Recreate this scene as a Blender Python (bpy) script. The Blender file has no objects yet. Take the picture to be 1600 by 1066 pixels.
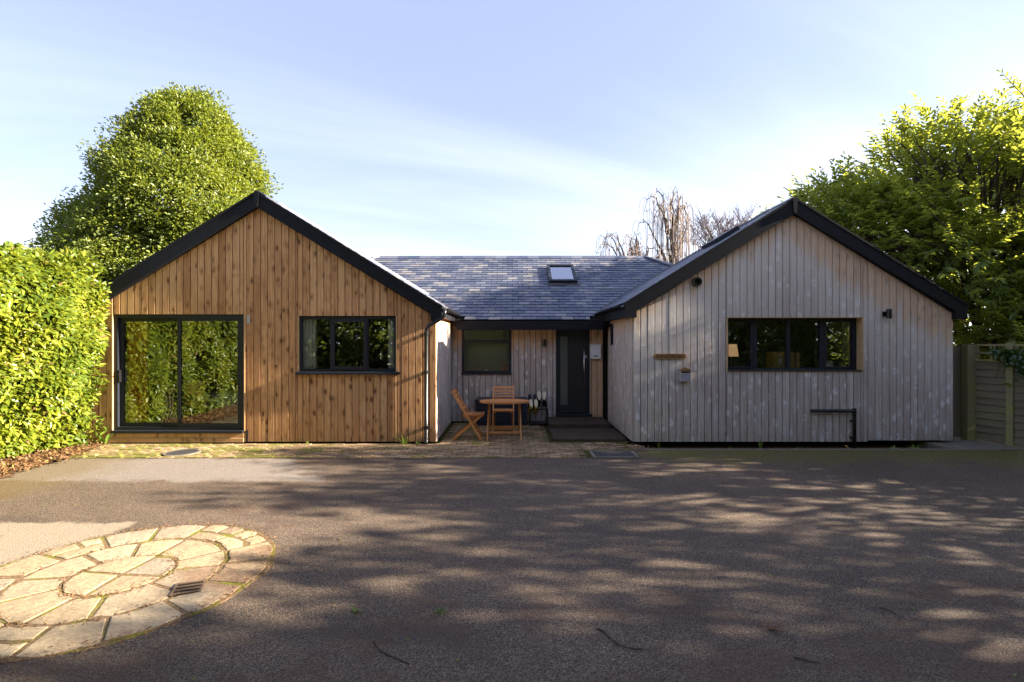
import bpy, math, random
import numpy as np
from mathutils import Vector, Matrix
R = math.radians
rng = np.random.default_rng(7)
random.seed(7)
scene = bpy.context.scene
COL = scene.collection

# ------------------------------------------------------------------ camera, sky, sun, exposure
EYE = 1.86
cam_d = bpy.data.cameras.new('camera'); cam = bpy.data.objects.new('camera', cam_d); COL.objects.link(cam)
cam.location = (0, 0, EYE); cam.rotation_euler = (R(90), 0, 0)
cam_d.sensor_width = 36; cam_d.lens = 18; cam_d.clip_end = 2000; cam_d.clip_start = 0.05
scene.camera = cam
SUN_AZ, SUN_EL = 92.0, 22.0          # azimuth clockwise from +Y
SD = Vector((math.cos(R(SUN_EL))*math.sin(R(SUN_AZ)), math.cos(R(SUN_EL))*math.cos(R(SUN_AZ)), math.sin(R(SUN_EL))))
sun_d = bpy.data.lights.new('sun', 'SUN'); sun = bpy.data.objects.new('sun', sun_d); COL.objects.link(sun)
sun_d.energy = 5.0; sun_d.angle = R(0.5); sun_d.color = (1.0, 0.87, 0.68)
sun.rotation_euler = SD.to_track_quat('Z', 'Y').to_euler()
sun.location = (30, -15, 25)
scene.view_settings.view_transform = 'Standard'; scene.view_settings.look = 'None'
scene.view_settings.gamma = 1; scene.view_settings.use_curve_mapping = False
scene.view_settings.exposure = 2.6
scene.cycles.max_bounces = 8; scene.cycles.transparent_max_bounces = 12
scene.cycles.diffuse_bounces = 4

# ------------------------------------------------------------------ small node language
class S:
    def __init__(s, nt, k): s.nt, s.k = nt, k
    def _m(s, op, *o):
        n = s.nt.nodes.new('ShaderNodeMath'); n.operation = op
        for i, v in enumerate((s,)+o):
            if isinstance(v, S): s.nt.links.new(v.k, n.inputs[i])
            else: n.inputs[i].default_value = v
        return S(s.nt, n.outputs[0])
    def __add__(s, o): return s._m('ADD', o)
    def __radd__(s, o): return s._m('ADD', o)
    def __sub__(s, o): return s._m('SUBTRACT', o)
    def __rsub__(s, o): return (s*-1)+o
    def __mul__(s, o): return s._m('MULTIPLY', o)
    def __rmul__(s, o): return s._m('MULTIPLY', o)
    def __truediv__(s, o): return s._m('DIVIDE', o)
    def abs(s): return s._m('ABSOLUTE')
    def pow(s, p): return s._m('POWER', p)
    def mx(s, o): return s._m('MAXIMUM', o)
    def mn(s, o): return s._m('MINIMUM', o)
    def gt(s, o): return s._m('GREATER_THAN', o)
    def sm(s, a, b, lo=0.0, hi=1.0):
        n = s.nt.nodes.new('ShaderNodeMapRange'); n.interpolation_type = 'SMOOTHSTEP'
        s.nt.links.new(s.k, n.inputs[0])
        for i, v in enumerate((a, b, lo, hi)): n.inputs[i+1].default_value = v
        return S(s.nt, n.outputs[0])
class G:                                        # one material's node graph
    def __init__(g, name):
        g.m = bpy.data.materials.new(name); g.m.use_nodes = True; g.nt = g.m.node_tree
        g.nt.nodes.clear(); g.out = g.nt.nodes.new('ShaderNodeOutputMaterial')
    def new(g, t): return g.nt.nodes.new(t)
    def ln(g, a, b): g.nt.links.new(a.k if isinstance(a, S) else a, b)
    def put(g, v, sock):
        if isinstance(v, S): g.ln(v, sock)
        elif isinstance(v, (tuple, list)): sock.default_value = (*v, 1) if len(v) == 3 and len(sock.default_value) == 4 else v
        else: sock.default_value = v
    def pos(g):
        n = g.new('ShaderNodeTexCoord'); x = g.new('ShaderNodeSeparateXYZ'); g.ln(n.outputs['Object'], x.inputs[0])
        return [S(g.nt, o) for o in x.outputs]
    def vec(g, x, y, z):
        n = g.new('ShaderNodeCombineXYZ')
        for i, v in enumerate((x, y, z)): g.put(v, n.inputs[i])
        return S(g.nt, n.outputs[0])
    def rnd(g):
        n = g.new('ShaderNodeAttribute'); n.attribute_name = 'rnd'; return S(g.nt, n.outputs['Fac'])
    def noise(g, v, scale, detail=3, rough=0.55, dist=0):
        n = g.new('ShaderNodeTexNoise'); g.put(v, n.inputs['Vector']); n.inputs['Scale'].default_value = scale
        n.inputs['Detail'].default_value = detail; n.inputs['Roughness'].default_value = rough; n.inputs['Distortion'].default_value = dist
        return S(g.nt, n.outputs['Fac'])
    def voro(g, v, scale, out='Distance'):
        n = g.new('ShaderNodeTexVoronoi'); g.put(v, n.inputs['Vector']); n.inputs['Scale'].default_value = scale
        return S(g.nt, n.outputs[out])
    def mix(g, f, a, b, mode='MIX'):
        n = g.new('ShaderNodeMix'); n.data_type = 'RGBA'; n.blend_type = mode
        g.put(f, n.inputs[0]); g.put(a, n.inputs[6]); g.put(b, n.inputs[7]); return S(g.nt, n.outputs[2])
    def scale(g, c, f): return g.mix(1.0, c, g.vec(f, f, f), 'MULTIPLY')
    def bump(g, h, dist, strength=1.0):
        n = g.new('ShaderNodeBump'); g.ln(h, n.inputs['Height']); n.inputs['Distance'].default_value = dist
        n.inputs['Strength'].default_value = strength; return S(g.nt, n.outputs[0])
    def bsdf(g, col, rough=0.6, spec=0.5, metal=0.0, normal=None):
        n = g.new('ShaderNodeBsdfPrincipled'); g.put(col, n.inputs['Base Color']); g.put(rough, n.inputs['Roughness'])
        n.inputs['Specular IOR Level'].default_value = spec; n.inputs['Metallic'].default_value = metal
        if normal: g.ln(normal, n.inputs['Normal'])
        return n
    def done(g, n):
        g.ln(n.outputs[0] if hasattr(n, 'outputs') else n, g.out.inputs[0]); return g.m

def world():
    w = bpy.data.worlds.new('World'); scene.world = w; w.use_nodes = True
    g = G.__new__(G); g.nt = w.node_tree; nt = g.nt; nt.nodes.clear()
    out = nt.nodes.new('ShaderNodeOutputWorld'); bg = nt.nodes.new('ShaderNodeBackground')
    sky = nt.nodes.new('ShaderNodeTexSky'); sky.sky_type = 'NISHITA'; sky.sun_disc = False
    sky.sun_elevation = R(SUN_EL); sky.sun_rotation = R(SUN_AZ)
    sky.air_density = 1.0; sky.dust_density = 1.2; sky.ozone_density = 1.3; sky.altitude = 50
    tc = nt.nodes.new('ShaderNodeTexCoord'); sp = nt.nodes.new('ShaderNodeSeparateXYZ'); g.ln(tc.outputs['Generated'], sp.inputs[0])
    x, y, z = [S(nt, o) for o in sp.outputs]
    zz = z.mx(0.0) + 0.16
    px, py = x/zz, y/zz
    # thin cirrus drawn out in long soft bands
    a = g.noise(g.vec(px*0.32+py*0.10, py*1.15-px*0.36, 3.7), 0.8, 5, 0.55, 0.6)
    b = g.noise(g.vec(px*0.25, py*0.5-px*0.1, 9.1), 0.7, 3, 0.5)
    hz = z.sm(0.0, 0.45, 1.0, 0.0)
    side = x.sm(0.0, 0.65)
    cl = (a*0.62+b*0.42+hz*0.42+side*0.13).sm(0.54, 1.20)
    base = g.mix(1.0, S(nt, sky.outputs[0]), (0.72, 0.70, 0.74), 'MULTIPLY')
    veil = g.mix(0.42, base, (2.6, 2.85, 4.35))
    col = g.mix(cl, veil, (5.0, 5.2, 5.5))
    g.ln(col, bg.inputs[0]); bg.inputs[1].default_value = 0.060
    nt.links.new(bg.outputs[0], out.inputs[0])
world()

# ------------------------------------------------------------------ mesh builder
class MB:
    def __init__(s): s.v, s.f, s.a, s.r = [], [], [], 0.5
    def add(s, vs, fs):
        b = len(s.v); s.v += [tuple(p) for p in vs]; s.f += [tuple(i+b for i in f) for f in fs]; s.a += [s.r]*len(vs); return s
    def box(s, x0, x1, y0, y1, z0, z1):
        return s.add([(x0,y0,z0),(x1,y0,z0),(x1,y1,z0),(x0,y1,z0),(x0,y0,z1),(x1,y0,z1),(x1,y1,z1),(x0,y1,z1)],
            [(0,3,2,1),(4,5,6,7),(0,1,5,4),(1,2,6,5),(2,3,7,6),(3,0,4,7)])
    def cham(s, x0, x1, y0, y1, z0, z1, c):          # box with a chamfered top edge all round
        a = [(x0,y0,z0),(x1,y0,z0),(x1,y1,z0),(x0,y1,z0)]
        b = [(x0,y0,z1-c),(x1,y0,z1-c),(x1,y1,z1-c),(x0,y1,z1-c)]
        d = [(x0+c,y0+c,z1),(x1-c,y0+c,z1),(x1-c,y1-c,z1),(x0+c,y1-c,z1)]
        f = [(8,9,10,11),(0,3,2,1)]
        for i in range(4):
            j = (i+1) % 4; f += [(i,j,4+j,4+i),(4+i,4+j,8+j,8+i)]
        return s.add(a+b+d, f)
    def prism(s, poly, axis, t0, t1):                # polygon extruded along an axis; poly in the other two axes
        def P(u, v, t): return {'x': (t,u,v), 'y': (u,t,v), 'z': (u,v,t)}[axis]
        n = len(poly)
        vs = [P(u,v,t0) for u,v in poly]+[P(u,v,t1) for u,v in poly]
        fs = [tuple(range(n)), tuple(range(2*n-1, n-1, -1))]+[(i,(i+n),((i+1)%n)+n,(i+1)%n) for i in range(n)]
        return s.add(vs, fs)
    def tube(s, pts, rad, n=8, cap=True):
        pts = [Vector(p) for p in pts]
        if not isinstance(rad, (list, tuple)): rad = [rad]*len(pts)
        vs, fs = [], []
        up = None
        for i, p in enumerate(pts):
            d = (pts[min(i+1, len(pts)-1)]-pts[max(i-1, 0)]).normalized()
            if up is None: up = d.orthogonal().normalized()
            up = (up-d*up.dot(d))
            up = up.normalized() if up.length > 1e-6 else d.orthogonal().normalized()
            q = d.cross(up)
            for k in range(n):
                t = 2*math.pi*k/n
                vs.append(p+(up*math.cos(t)+q*math.sin(t))*rad[i])
        for i in range(len(pts)-1):
            for k in range(n):
                a, b = i*n+k, i*n+(k+1) % n
                fs.append((a, b, b+n, a+n))
        if cap: fs += [tuple(range(n-1, -1, -1)), tuple(range((len(pts)-1)*n, len(pts)*n))]
        return s.add(vs, fs)
    def bar(s, a, b, w, h, side):                     # rectangular bar from a to b, w along side, h across it
        a, b, side = Vector(a), Vector(b), Vector(side).normalized()
        d = (b-a).normalized(); o = d.cross(side).normalized()
        vs = [e+side*(w/2*i)+o*(h/2*j) for e in (a, b) for i, j in ((-1,-1),(1,-1),(1,1),(-1,1))]
        return s.add(vs, [(0,1,2,3),(7,6,5,4),(0,4,5,1),(1,5,6,2),(2,6,7,3),(3,7,4,0)])
    def lathe(s, prof, c, n=16):
        vs = [(c[0]+r*math.cos(2*math.pi*k/n), c[1]+r*math.sin(2*math.pi*k/n), c[2]+z) for r, z in prof for k in range(n)]
        fs = [(i*n+k, i*n+(k+1) % n, (i+1)*n+(k+1) % n, (i+1)*n+k) for i in range(len(prof)-1) for k in range(n)]
        fs += [tuple(range(n-1,-1,-1)), tuple(range((len(prof)-1)*n, len(prof)*n))]
        return s.add(vs, fs)
    def mesh(s, name):
        m = bpy.data.meshes.new(name); m.from_pydata(s.v, [], s.f)
        a = m.attributes.new('rnd', 'FLOAT', 'POINT'); a.data.foreach_set('value', s.a)
        return m
INV = {}
def link(name, mesh, mat, parent=None, smooth=False, kind=None, label=None):
    o = bpy.data.objects.new(name, mesh); COL.objects.link(o)
    if mat and not mesh.materials: mesh.materials.append(mat)
    if smooth: mesh.polygons.foreach_set('use_smooth', [True]*len(mesh.polygons))
    if parent:
        o.parent = parent
        if parent.name in INV: o.matrix_parent_inverse = INV[parent.name]
    if kind: o['kind'] = kind
    if label: o['label'] = label
    return o
def obj(name, mb, mat, parent=None, **k): return link(name, mb.mesh(name), mat, parent, **k)
def tag(o, label, cat, group=None):
    o['label'] = label; o['category'] = cat
    if group: o['group'] = group
    return o
def thing(name, label, cat, loc=(0,0,0), rz=0, group=None, world=True):
    o = bpy.data.objects.new(name, None); COL.objects.link(o); o.empty_display_size = 0.2
    o.location = loc; o.rotation_euler = (0, 0, rz); tag(o, label, cat, group)
    if world: INV[o.name] = (Matrix.Translation(loc) @ Matrix.Rotation(rz, 4, 'Z')).inverted()
    return o
def copy_tree(o, parent=None):
    c = o.copy(); COL.objects.link(c)
    if parent: c.parent = parent
    for ch in list(o.children): copy_tree(ch, c)
    return c
def px(x, Y): return (x-800)/800*Y                   # photo column -> X at depth Y
def pz(y, Y): return EYE-(y-533)/800*Y
def gy(y, z=0): return (EYE-z)*800/(y-533)           # depth of a ground point seen on photo row y

# ------------------------------------------------------------------ materials
def plain(name, c, rough=0.5, spec=0.5, metal=0, var=0.0, nscale=20, bump=0.0):
    g = G(name); x, y, z = g.pos(); v = g.vec(x, y, z)
    n = g.noise(v, nscale, 4)
    col = g.scale(c, n*(2*max(var, 0.06))+(1-max(var, 0.06)))
    nr = g.bump(n, bump) if bump else None
    return g.done(g.bsdf(col, n*0.15+(rough-0.07), spec, metal, nr))

def timber(name, mode):
    """vertical softwood boards: warm larch, or larch gone silver with warm wood left under the eaves"""
    g = G(name); x, y, z = g.pos(); r = g.rnd(); u = x+y
    off = r*91.0
    wob = g.noise(g.vec(u*5, off, z*2.0), 1.0, 2)
    gr = g.noise(g.vec(u*62+wob*5, off, z*1.3), 1.0, 5, 0.65)
    fine = g.noise(g.vec(u*210, off, z*5), 1.0, 3, 0.6)
    blot = g.noise(g.vec(u*4.5, off, z*2.1), 1.0, 4, 0.6)
    kv = g.vec(u*8.0+wob*0.7+z*((r*5.3)._m('FRACT')-0.5)*1.6, off, z*4.4)
    kd = g.voro(kv, 1.0); kc = g.voro(kv, 1.0, 'Color')
    sep = g.new('ShaderNodeSeparateXYZ'); g.ln(kc, sep.inputs[0]); pick = S(g.nt, sep.outputs[0]).gt(0.22)
    kz = S(g.nt, sep.outputs[1]).sm(0.0, 1.0, 0.55, 1.25)
    knot = ((kd+wob*0.16-0.08+(gr-0.5)*0.10)/kz).sm(0.10, 0.24, 1, 0)*pick
    halo = kd.sm(0.12, 0.42, 1, 0)*pick*g.noise(g.vec(u*1.1, 0.0, z*0.9), 1.0, 3).sm(0.34, 0.58, 0.45, 1)
    # sweeping grain that flows round the knots
    ring = (kd*34+gr*3)._m('SINE').sm(0.2, 1.0)*kd.sm(0.12, 0.5, 1, 0)*pick
    warm = g.mix(gr.sm(0.25, 0.75), (0.33, 0.155, 0.064), (0.72, 0.42, 0.205))
    warm = g.mix(r.sm(0.0, 1.0, 0.0, 0.5), warm, (0.66, 0.42, 0.22))
    warm = g.mix((r*17.7)._m('FRACT').sm(0.6, 1.0, 0, 0.55), warm, (0.29, 0.125, 0.048))
    warm = g.mix(blot.sm(0.45, 0.8, 0, 0.6), warm, (0.27, 0.115, 0.042))
    warm = g.mix(ring*0.5, warm, (0.17, 0.07, 0.025))
    stk = g.noise(g.vec(u*19, 0.0, z*0.5), 1.0, 4, 0.7)
    warm = g.mix(stk.sm(0.55, 0.75, 0, 0.45), warm, (0.24, 0.115, 0.05))
    warm = g.mix(knot*0.85, warm, (0.085, 0.034, 0.015))
    stre = (kd+wob*0.4-0.2+(fine-0.5)*0.35).sm(0.16, 0.46, 0.40, 0)*pick
    warm = g.mix(stre, warm, (0.17, 0.070, 0.028))
    if mode == 'warm':
        # rain splash at the foot and faint greying
        foot = (z+blot*0.5).sm(0.18, 0.62, 0.42, 0)
        col = g.mix(foot, warm, (0.17, 0.115, 0.06))
        col = g.mix(fine.sm(0.55, 0.8, 0, 0.30), col, (0.40, 0.30, 0.20))
    else:
        grey = g.mix(gr.sm(0.28, 0.75), (0.31, 0.258, 0.228), (0.61, 0.545, 0.50))
        grey = g.mix(r.sm(0.0, 1.0, 0.0, 0.5), grey, (0.36, 0.285, 0.26))
        grey = g.mix(blot.sm(0.45, 0.8, 0, 0.6), grey, (0.52, 0.49, 0.505))
        grey = g.mix(stk.sm(0.52, 0.72, 0, 0.5), grey, (0.25, 0.205, 0.18))
        grey = g.mix((stk*-1).sm(-0.46, -0.30, 0, 0.5), grey, (0.66, 0.63, 0.63))
        grey = g.mix(halo*g.noise(kv, 2.3, 4, 0.7).sm(0.34, 0.54)*1.0, grey, (0.80, 0.78, 0.80))
        grey = g.mix(ring*0.25, grey, (0.16, 0.125, 0.115))
        grey = g.mix(knot*kd.sm(0.05, 0.12, 1, 0.2)*0.55, grey, (0.13, 0.10, 0.09))
        st = g.noise(g.vec(u*14, off, z*0.8), 1.0, 3)
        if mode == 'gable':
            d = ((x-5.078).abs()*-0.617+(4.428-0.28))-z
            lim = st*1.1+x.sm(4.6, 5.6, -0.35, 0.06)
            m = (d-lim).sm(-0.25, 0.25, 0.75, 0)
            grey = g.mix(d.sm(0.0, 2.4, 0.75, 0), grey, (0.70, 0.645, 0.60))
        elif mode == 'recess':
            d = z*-1+2.18
            m = (d-st*1.35+0.25).sm(-0.22, 0.22, 0.92, 0).mx((x-1.45).sm(0.2, 0.35)*0.8)
        else:
            d = z*-1+2.3
            m = (d-st*0.9+0.25).sm(-0.22, 0.22, 0.85, 0)
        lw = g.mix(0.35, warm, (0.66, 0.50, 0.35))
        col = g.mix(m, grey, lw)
        foot = (z+blot*0.3).sm(0.15, 0.5, 0.5, 0)*x.sm(6.8, 7.8, 0.35, 1.0)
        col = g.mix(foot, col, (0.20, 0.185, 0.10))
    h = gr*0.7+fine*0.3-knot*0.3
    return g.done(g.bsdf(col, 0.72, 0.25, 0, g.bump(h, 0.0035, 0.8)))

def furniture_wood():
    g = G('oiled hardwood'); x, y, z = g.pos(); r = g.rnd()
    n = g.noise(g.vec(x*9, y*9, z*9), 1.0+0, 4, 0.6); f = g.noise(g.vec(x*60, y*60, z*7), 1.0, 3)
    c = g.mix(n, (0.30, 0.105, 0.028), (0.56, 0.24, 0.075)); c = g.mix(r*0.5, c, (0.62, 0.30, 0.11)); c = g.scale(c, f*0.5+0.75)
    return g.done(g.bsdf(c, 0.5, 0.4, 0, g.bump(f, 0.001)))

def tarmac():
    g = G('worn tarmac'); x, y, z = g.pos(); v = g.vec(x, y, 0.0)
    big = g.noise(v, 0.45, 4, 0.6); mid = g.noise(v, 2.2, 5, 0.65); wav = g.noise(v, 7, 3)
    vr = g.new('ShaderNodeTexVoronoi'); g.put(v, vr.inputs['Vector']); vr.inputs['Scale'].default_value = 135
    sp = g.new('ShaderNodeSeparateXYZ'); g.ln(vr.outputs['Color'], sp.inputs[0]); cr = S(g.nt, sp.outputs[0]); cg = S(g.nt, sp.outputs[1])
    dist = S(g.nt, vr.outputs['Distance'])
    stone = g.mix(cr, (0.054, 0.038, 0.027), (0.235, 0.170, 0.116))
    stone = g.mix(cg.sm(0.86, 0.93, 0, 0.7), stone, (0.34, 0.28, 0.22))
    stone = g.mix(cg.sm(0.0, 0.1, 0.7, 0), stone, (0.16, 0.075, 0.05))
    col = g.mix(dist.sm(0.35, 0.75, 0, 0.85), stone, (0.035, 0.029, 0.028))
    col = g.scale(col, big*1.3+0.40)
    col = g.mix(mid.sm(0.5, 0.8, 0, 0.45), col, (0.075, 0.058, 0.052))
    # brown leaf mould in patches
    col = g.mix((mid*0.6+big*0.5).sm(0.56, 0.72, 0, 0.6), col, (0.085, 0.046, 0.028))
    low = g.noise(g.vec(x*0.9, y*1.6, 5.0), 1.1, 5, 0.7)
    col = g.mix((low+y.sm(2.2, 5.2, 0.16, -0.08)+x.sm(-1.0, 3.0, 0, 0.06)).sm(0.56, 0.72, 0, 0.75), col, g.scale((0.092, 0.055, 0.037), cr*0.7+0.6))
    tr = (g.noise(g.vec(x*0.35, y*2.4+x*0.5, 2.0), 1.0, 4, 0.6)).sm(0.55, 0.7, 0, 0.35)
    col = g.mix(tr, col, (0.05, 0.04, 0.036))
    # pale worn repair in front of the sliding door, and a second by the stone circle
    w = mid*0.7+wav*0.12
    e1 = ((y-7.45)/0.62).abs().mx((x+5.35+(y-7.45)*0.9).abs()/2.15)+w*1.5
    col = g.mix(e1.sm(1.52, 1.80, 0.8, 0), col, g.scale((0.235, 0.205, 0.185), cr*0.5+0.75))
    e2 = ((y-4.62)/0.62).abs().mx((x+5.15).abs()/1.25)+w*0.8
    col = g.mix(e2.sm(1.28, 1.40, 0.9, 0), col, g.scale((0.30, 0.245, 0.185), cr*0.35+0.82))
    # moss and algae creeping in from the bed along the right wing
    ms = y.sm(6.6, 8.55)*x.sm(1.4, 2.6)+x.sm(6.6, 9.0)*y.sm(3.5, 7.5)*0.6
    ms = (ms*0.9+mid*1.3+wav*0.4-1.15).sm(0.1, 0.7, 0, 0.8)
    ms = ms.mx((((x-3.7)/1.9).abs().sm(0.5, 1.1, 1, 0)*y.sm(8.0, 8.5)*(mid+wav*0.5).sm(0.55, 0.8))*0.9)
    col = g.mix(ms, col, g.scale((0.135, 0.120, 0.022), cr*0.8+0.6))
    sl = (x*-1).sm(4.6, 7.0)*y.sm(4.9, 6.4)
    col = g.mix((sl+mid-0.75).sm(0.1, 0.6, 0, 0.55), col, (0.14, 0.10, 0.035))
    h = dist*-1.0+cr*0.4
    nr = g.bump(h, 0.006, 1.0)
    return g.done(g.bsdf(col, 0.85-cr*0.3, 0.35, 0, nr))

def paver_mat():
    g = G('clay block pavers'); x, y, z = g.pos(); r = g.rnd(); v = g.vec(x, y, z)
    n = g.noise(v, 60, 4); m = g.noise(v, 2.0, 4, 0.6); k = g.noise(v, 11, 4, 0.65)
    c = g.mix(r, (0.20, 0.125, 0.075), (0.36, 0.255, 0.155)); c = g.scale(c, n*0.6+0.7)
    left = (x*-1).sm(2.0, 5.5, 0.0, 0.10)+0.02
    left = left+y.sm(9.0, 9.6, 0, 0.045)+y.sm(8.15, 8.4, 0.04, 0)
    mo = (m*0.55+k*0.5+left).sm(0.56, 0.70, 0, 0.9)
    c = g.mix(mo, c, g.mix(k, (0.06, 0.06, 0.012), (0.19, 0.20, 0.028)))
    dk = x.sm(-1.2, 0.6)*m.sm(0.38, 0.62)
    c = g.mix(dk*0.6, c, (0.075, 0.052, 0.032))
    return g.done(g.bsdf(c, 0.85, 0.25, 0, g.bump(n+mo, 0.004)))

def moss_joint():
    g = G('moss and grit'); x, y, z = g.pos(); v = g.vec(x, y, z)
    a = g.noise(v, 6, 4); b = g.noise(v, 70, 3)
    c = g.mix(a.sm(0.4, 0.6), (0.050, 0.036, 0.022), (0.085, 0.095, 0.014)); c = g.scale(c, b*0.9+0.5)
    return g.done(g.bsdf(c, 0.95, 0.1, 0, g.bump(b, 0.01)))

def stone_mat():
    g = G('riven sandstone'); x, y, z = g.pos(); r = g.rnd(); v = g.vec(x, y, z)
    a = g.noise(v, 3.5, 5, 0.62, 0.5); b = g.noise(g.vec(x*1.0, y*2.6, z), 16, 5, 0.65); d = g.noise(v, 140, 2)
    c = g.mix(r, (0.30, 0.23, 0.145), (0.44, 0.345, 0.215)); c = g.mix((r*9.1)._m('FRACT').sm(0.5, 1.0, 0, 0.6), c, (0.27, 0.235, 0.19)); c = g.scale(c, a*0.5+0.72)
    c = g.mix(b.sm(0.50, 0.70, 0, 0.65), c, (0.21, 0.14, 0.088))
    li = g.noise(v, 9, 5, 0.7); c = g.mix(li.sm(0.60, 0.70, 0, 0.55), c, (0.16, 0.15, 0.115)); c = g.scale(c, d*0.4+0.8)
    dirt = g.noise(v, 1.6, 4)
    c = g.mix(((x+2.6)*0.35+dirt+b*0.25).sm(0.58, 0.84, 0, 0.75), c, (0.16, 0.09, 0.052))
    return g.done(g.bsdf(c, 0.8, 0.3, 0, g.bump(a*0.7+b*0.6+d*0.1, 0.022)))

def mortar_mat():
    g = G('mossy joint grit'); x, y, z = g.pos(); v = g.vec(x, y, z)
    a = g.noise(v, 3.2, 4, 0.6); b = g.noise(v, 55, 4, 0.7)
    c = g.mix(b.sm(0.3, 0.7), (0.10, 0.062, 0.036), (0.26, 0.175, 0.105))
    c = g.mix((a+b*0.25).sm(0.60, 0.76, 0, 0.75), c, g.mix(b, (0.08, 0.09, 0.01), (0.24, 0.25, 0.02)))
    return g.done(g.bsdf(c, 0.95, 0.1, 0, g.bump(b, 0.015)))

def lampshade():
    g = G('glowing lamp shade'); p = g.bsdf((0.80, 0.55, 0.34), 0.85, 0.1)
    p.inputs['Emission Color'].default_value = (1.0, 0.58, 0.28, 1); p.inputs['Emission Strength'].default_value = 0.075
    return g.done(p)

def slate_mat():
    g = G('blue grey slate'); x, y, z = g.pos(); r = g.rnd(); v = g.vec(x, y, z)
    n = g.noise(v, 45, 4, 0.6); m = g.noise(v, 3, 4, 0.6)
    c = g.mix(r, (0.046, 0.060, 0.108), (0.125, 0.137, 0.185)); c = g.scale(c, n*0.5+0.75)
    c = g.mix((r*7.3)._m('FRACT').sm(0.82, 0.9, 0, 0.55), c, (0.27, 0.255, 0.24))
    c = g.mix((m+z*-0.18).sm(0.22, 0.30, 0, 0.0), c, (0.2, 0.2, 0.05))
    return g.done(g.bsdf(c, n*0.25+0.30, 0.6, 0, g.bump(n, 0.004)))

def leaf(name, dark, light, young, rough=0.38, trans=0.35, tcol=(0.30, 0.42, 0.03)):
    g = G(name); r = g.rnd(); x, y, z = g.pos()
    n = g.noise(g.vec(x, y, z), 1.3, 3)
    c = g.mix(r.sm(0.05, 0.9), dark, light); c = g.mix(r.sm(0.82, 1.0, 0, 0.8), c, young); c = g.scale(c, n*0.7+0.65)
    p = g.bsdf(c, rough, 0.5)
    t = g.new('ShaderNodeBsdfTranslucent'); g.put(g.mix(r, tcol, tuple(min(1, q*1.5) for q in tcol)), t.inputs[0])
    m = g.new('ShaderNodeMixShader'); m.inputs[0].default_value = trans
    g.ln(p.outputs[0], m.inputs[1]); g.ln(t.outputs[0], m.inputs[2])
    return g.done(m)

def bark(name, a, b):
    g = G(name); x, y, z = g.pos()
    n = g.noise(g.vec(x*9, y*9, z*2.2), 1.0, 5, 0.65)
    return g.done(g.bsdf(g.mix(n.sm(0.3, 0.7), a, b), 0.85, 0.2, 0, g.bump(n, 0.02)))

def glass(name, base=0.10, tint=(0.92, 0.95, 0.94), rough=0.0):
    g = G(name)
    t = g.new('ShaderNodeBsdfTransparent'); t.inputs[0].default_value = (*tint, 1)
    s = g.new('ShaderNodeBsdfGlossy'); s.inputs['Roughness'].default_value = rough; s.inputs[0].default_value = (0.95, 0.97, 1, 1)
    x, y, z = g.pos(); n = g.noise(g.vec(x, y, z), 1.1, 2)
    g.ln(g.bump(n, 0.012, 0.35), s.inputs['Normal'])
    f = g.new('ShaderNodeFresnel'); f.inputs[0].default_value = 1.5
    m = g.new('ShaderNodeMixShader'); g.ln(S(g.nt, f.outputs[0])+base, m.inputs[0])
    g.ln(t.outputs[0], m.inputs[1]); g.ln(s.outputs[0], m.inputs[2])
    return g.done(m)

def soil_mat():
    g = G('leaf litter soil'); x, y, z = g.pos(); v = g.vec(x, y, z)
    a = g.noise(v, 5, 5, 0.65); b = g.voro(v, 38, 'Color'); sp = g.new('ShaderNodeSeparateXYZ'); g.ln(b, sp.inputs[0]); q = S(g.nt, sp.outputs[0])
    c = g.mix(q, (0.045, 0.028, 0.016), (0.20, 0.115, 0.06)); c = g.mix(a.sm(0.45, 0.7), c, (0.06, 0.04, 0.024))
    return g.done(g.bsdf(c, 0.95, 0.1, 0, g.bump(q+a, 0.02)))

def fence_mat():
    g = G('algae stained fence timber'); x, y, z = g.pos(); r = g.rnd(); v = g.vec(x, y, z)
    u = x+y
    n = g.noise(g.vec(u*3, z*40, r*40), 1.0, 4, 0.6); m = g.noise(v, 3.0, 4)
    c = g.mix(n, (0.13, 0.10, 0.075), (0.29, 0.235, 0.175))
    c = g.mix(m.sm(0.35, 0.65, 0.1, 0.6)*r.sm(0.2, 0.9, 0.35, 1.3), c, (0.23, 0.23, 0.06)); c = g.scale(c, r*0.5+0.75)
    return g.done(g.bsdf(c, 0.85, 0.2, 0, g.bump(n, 0.004)))

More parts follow.
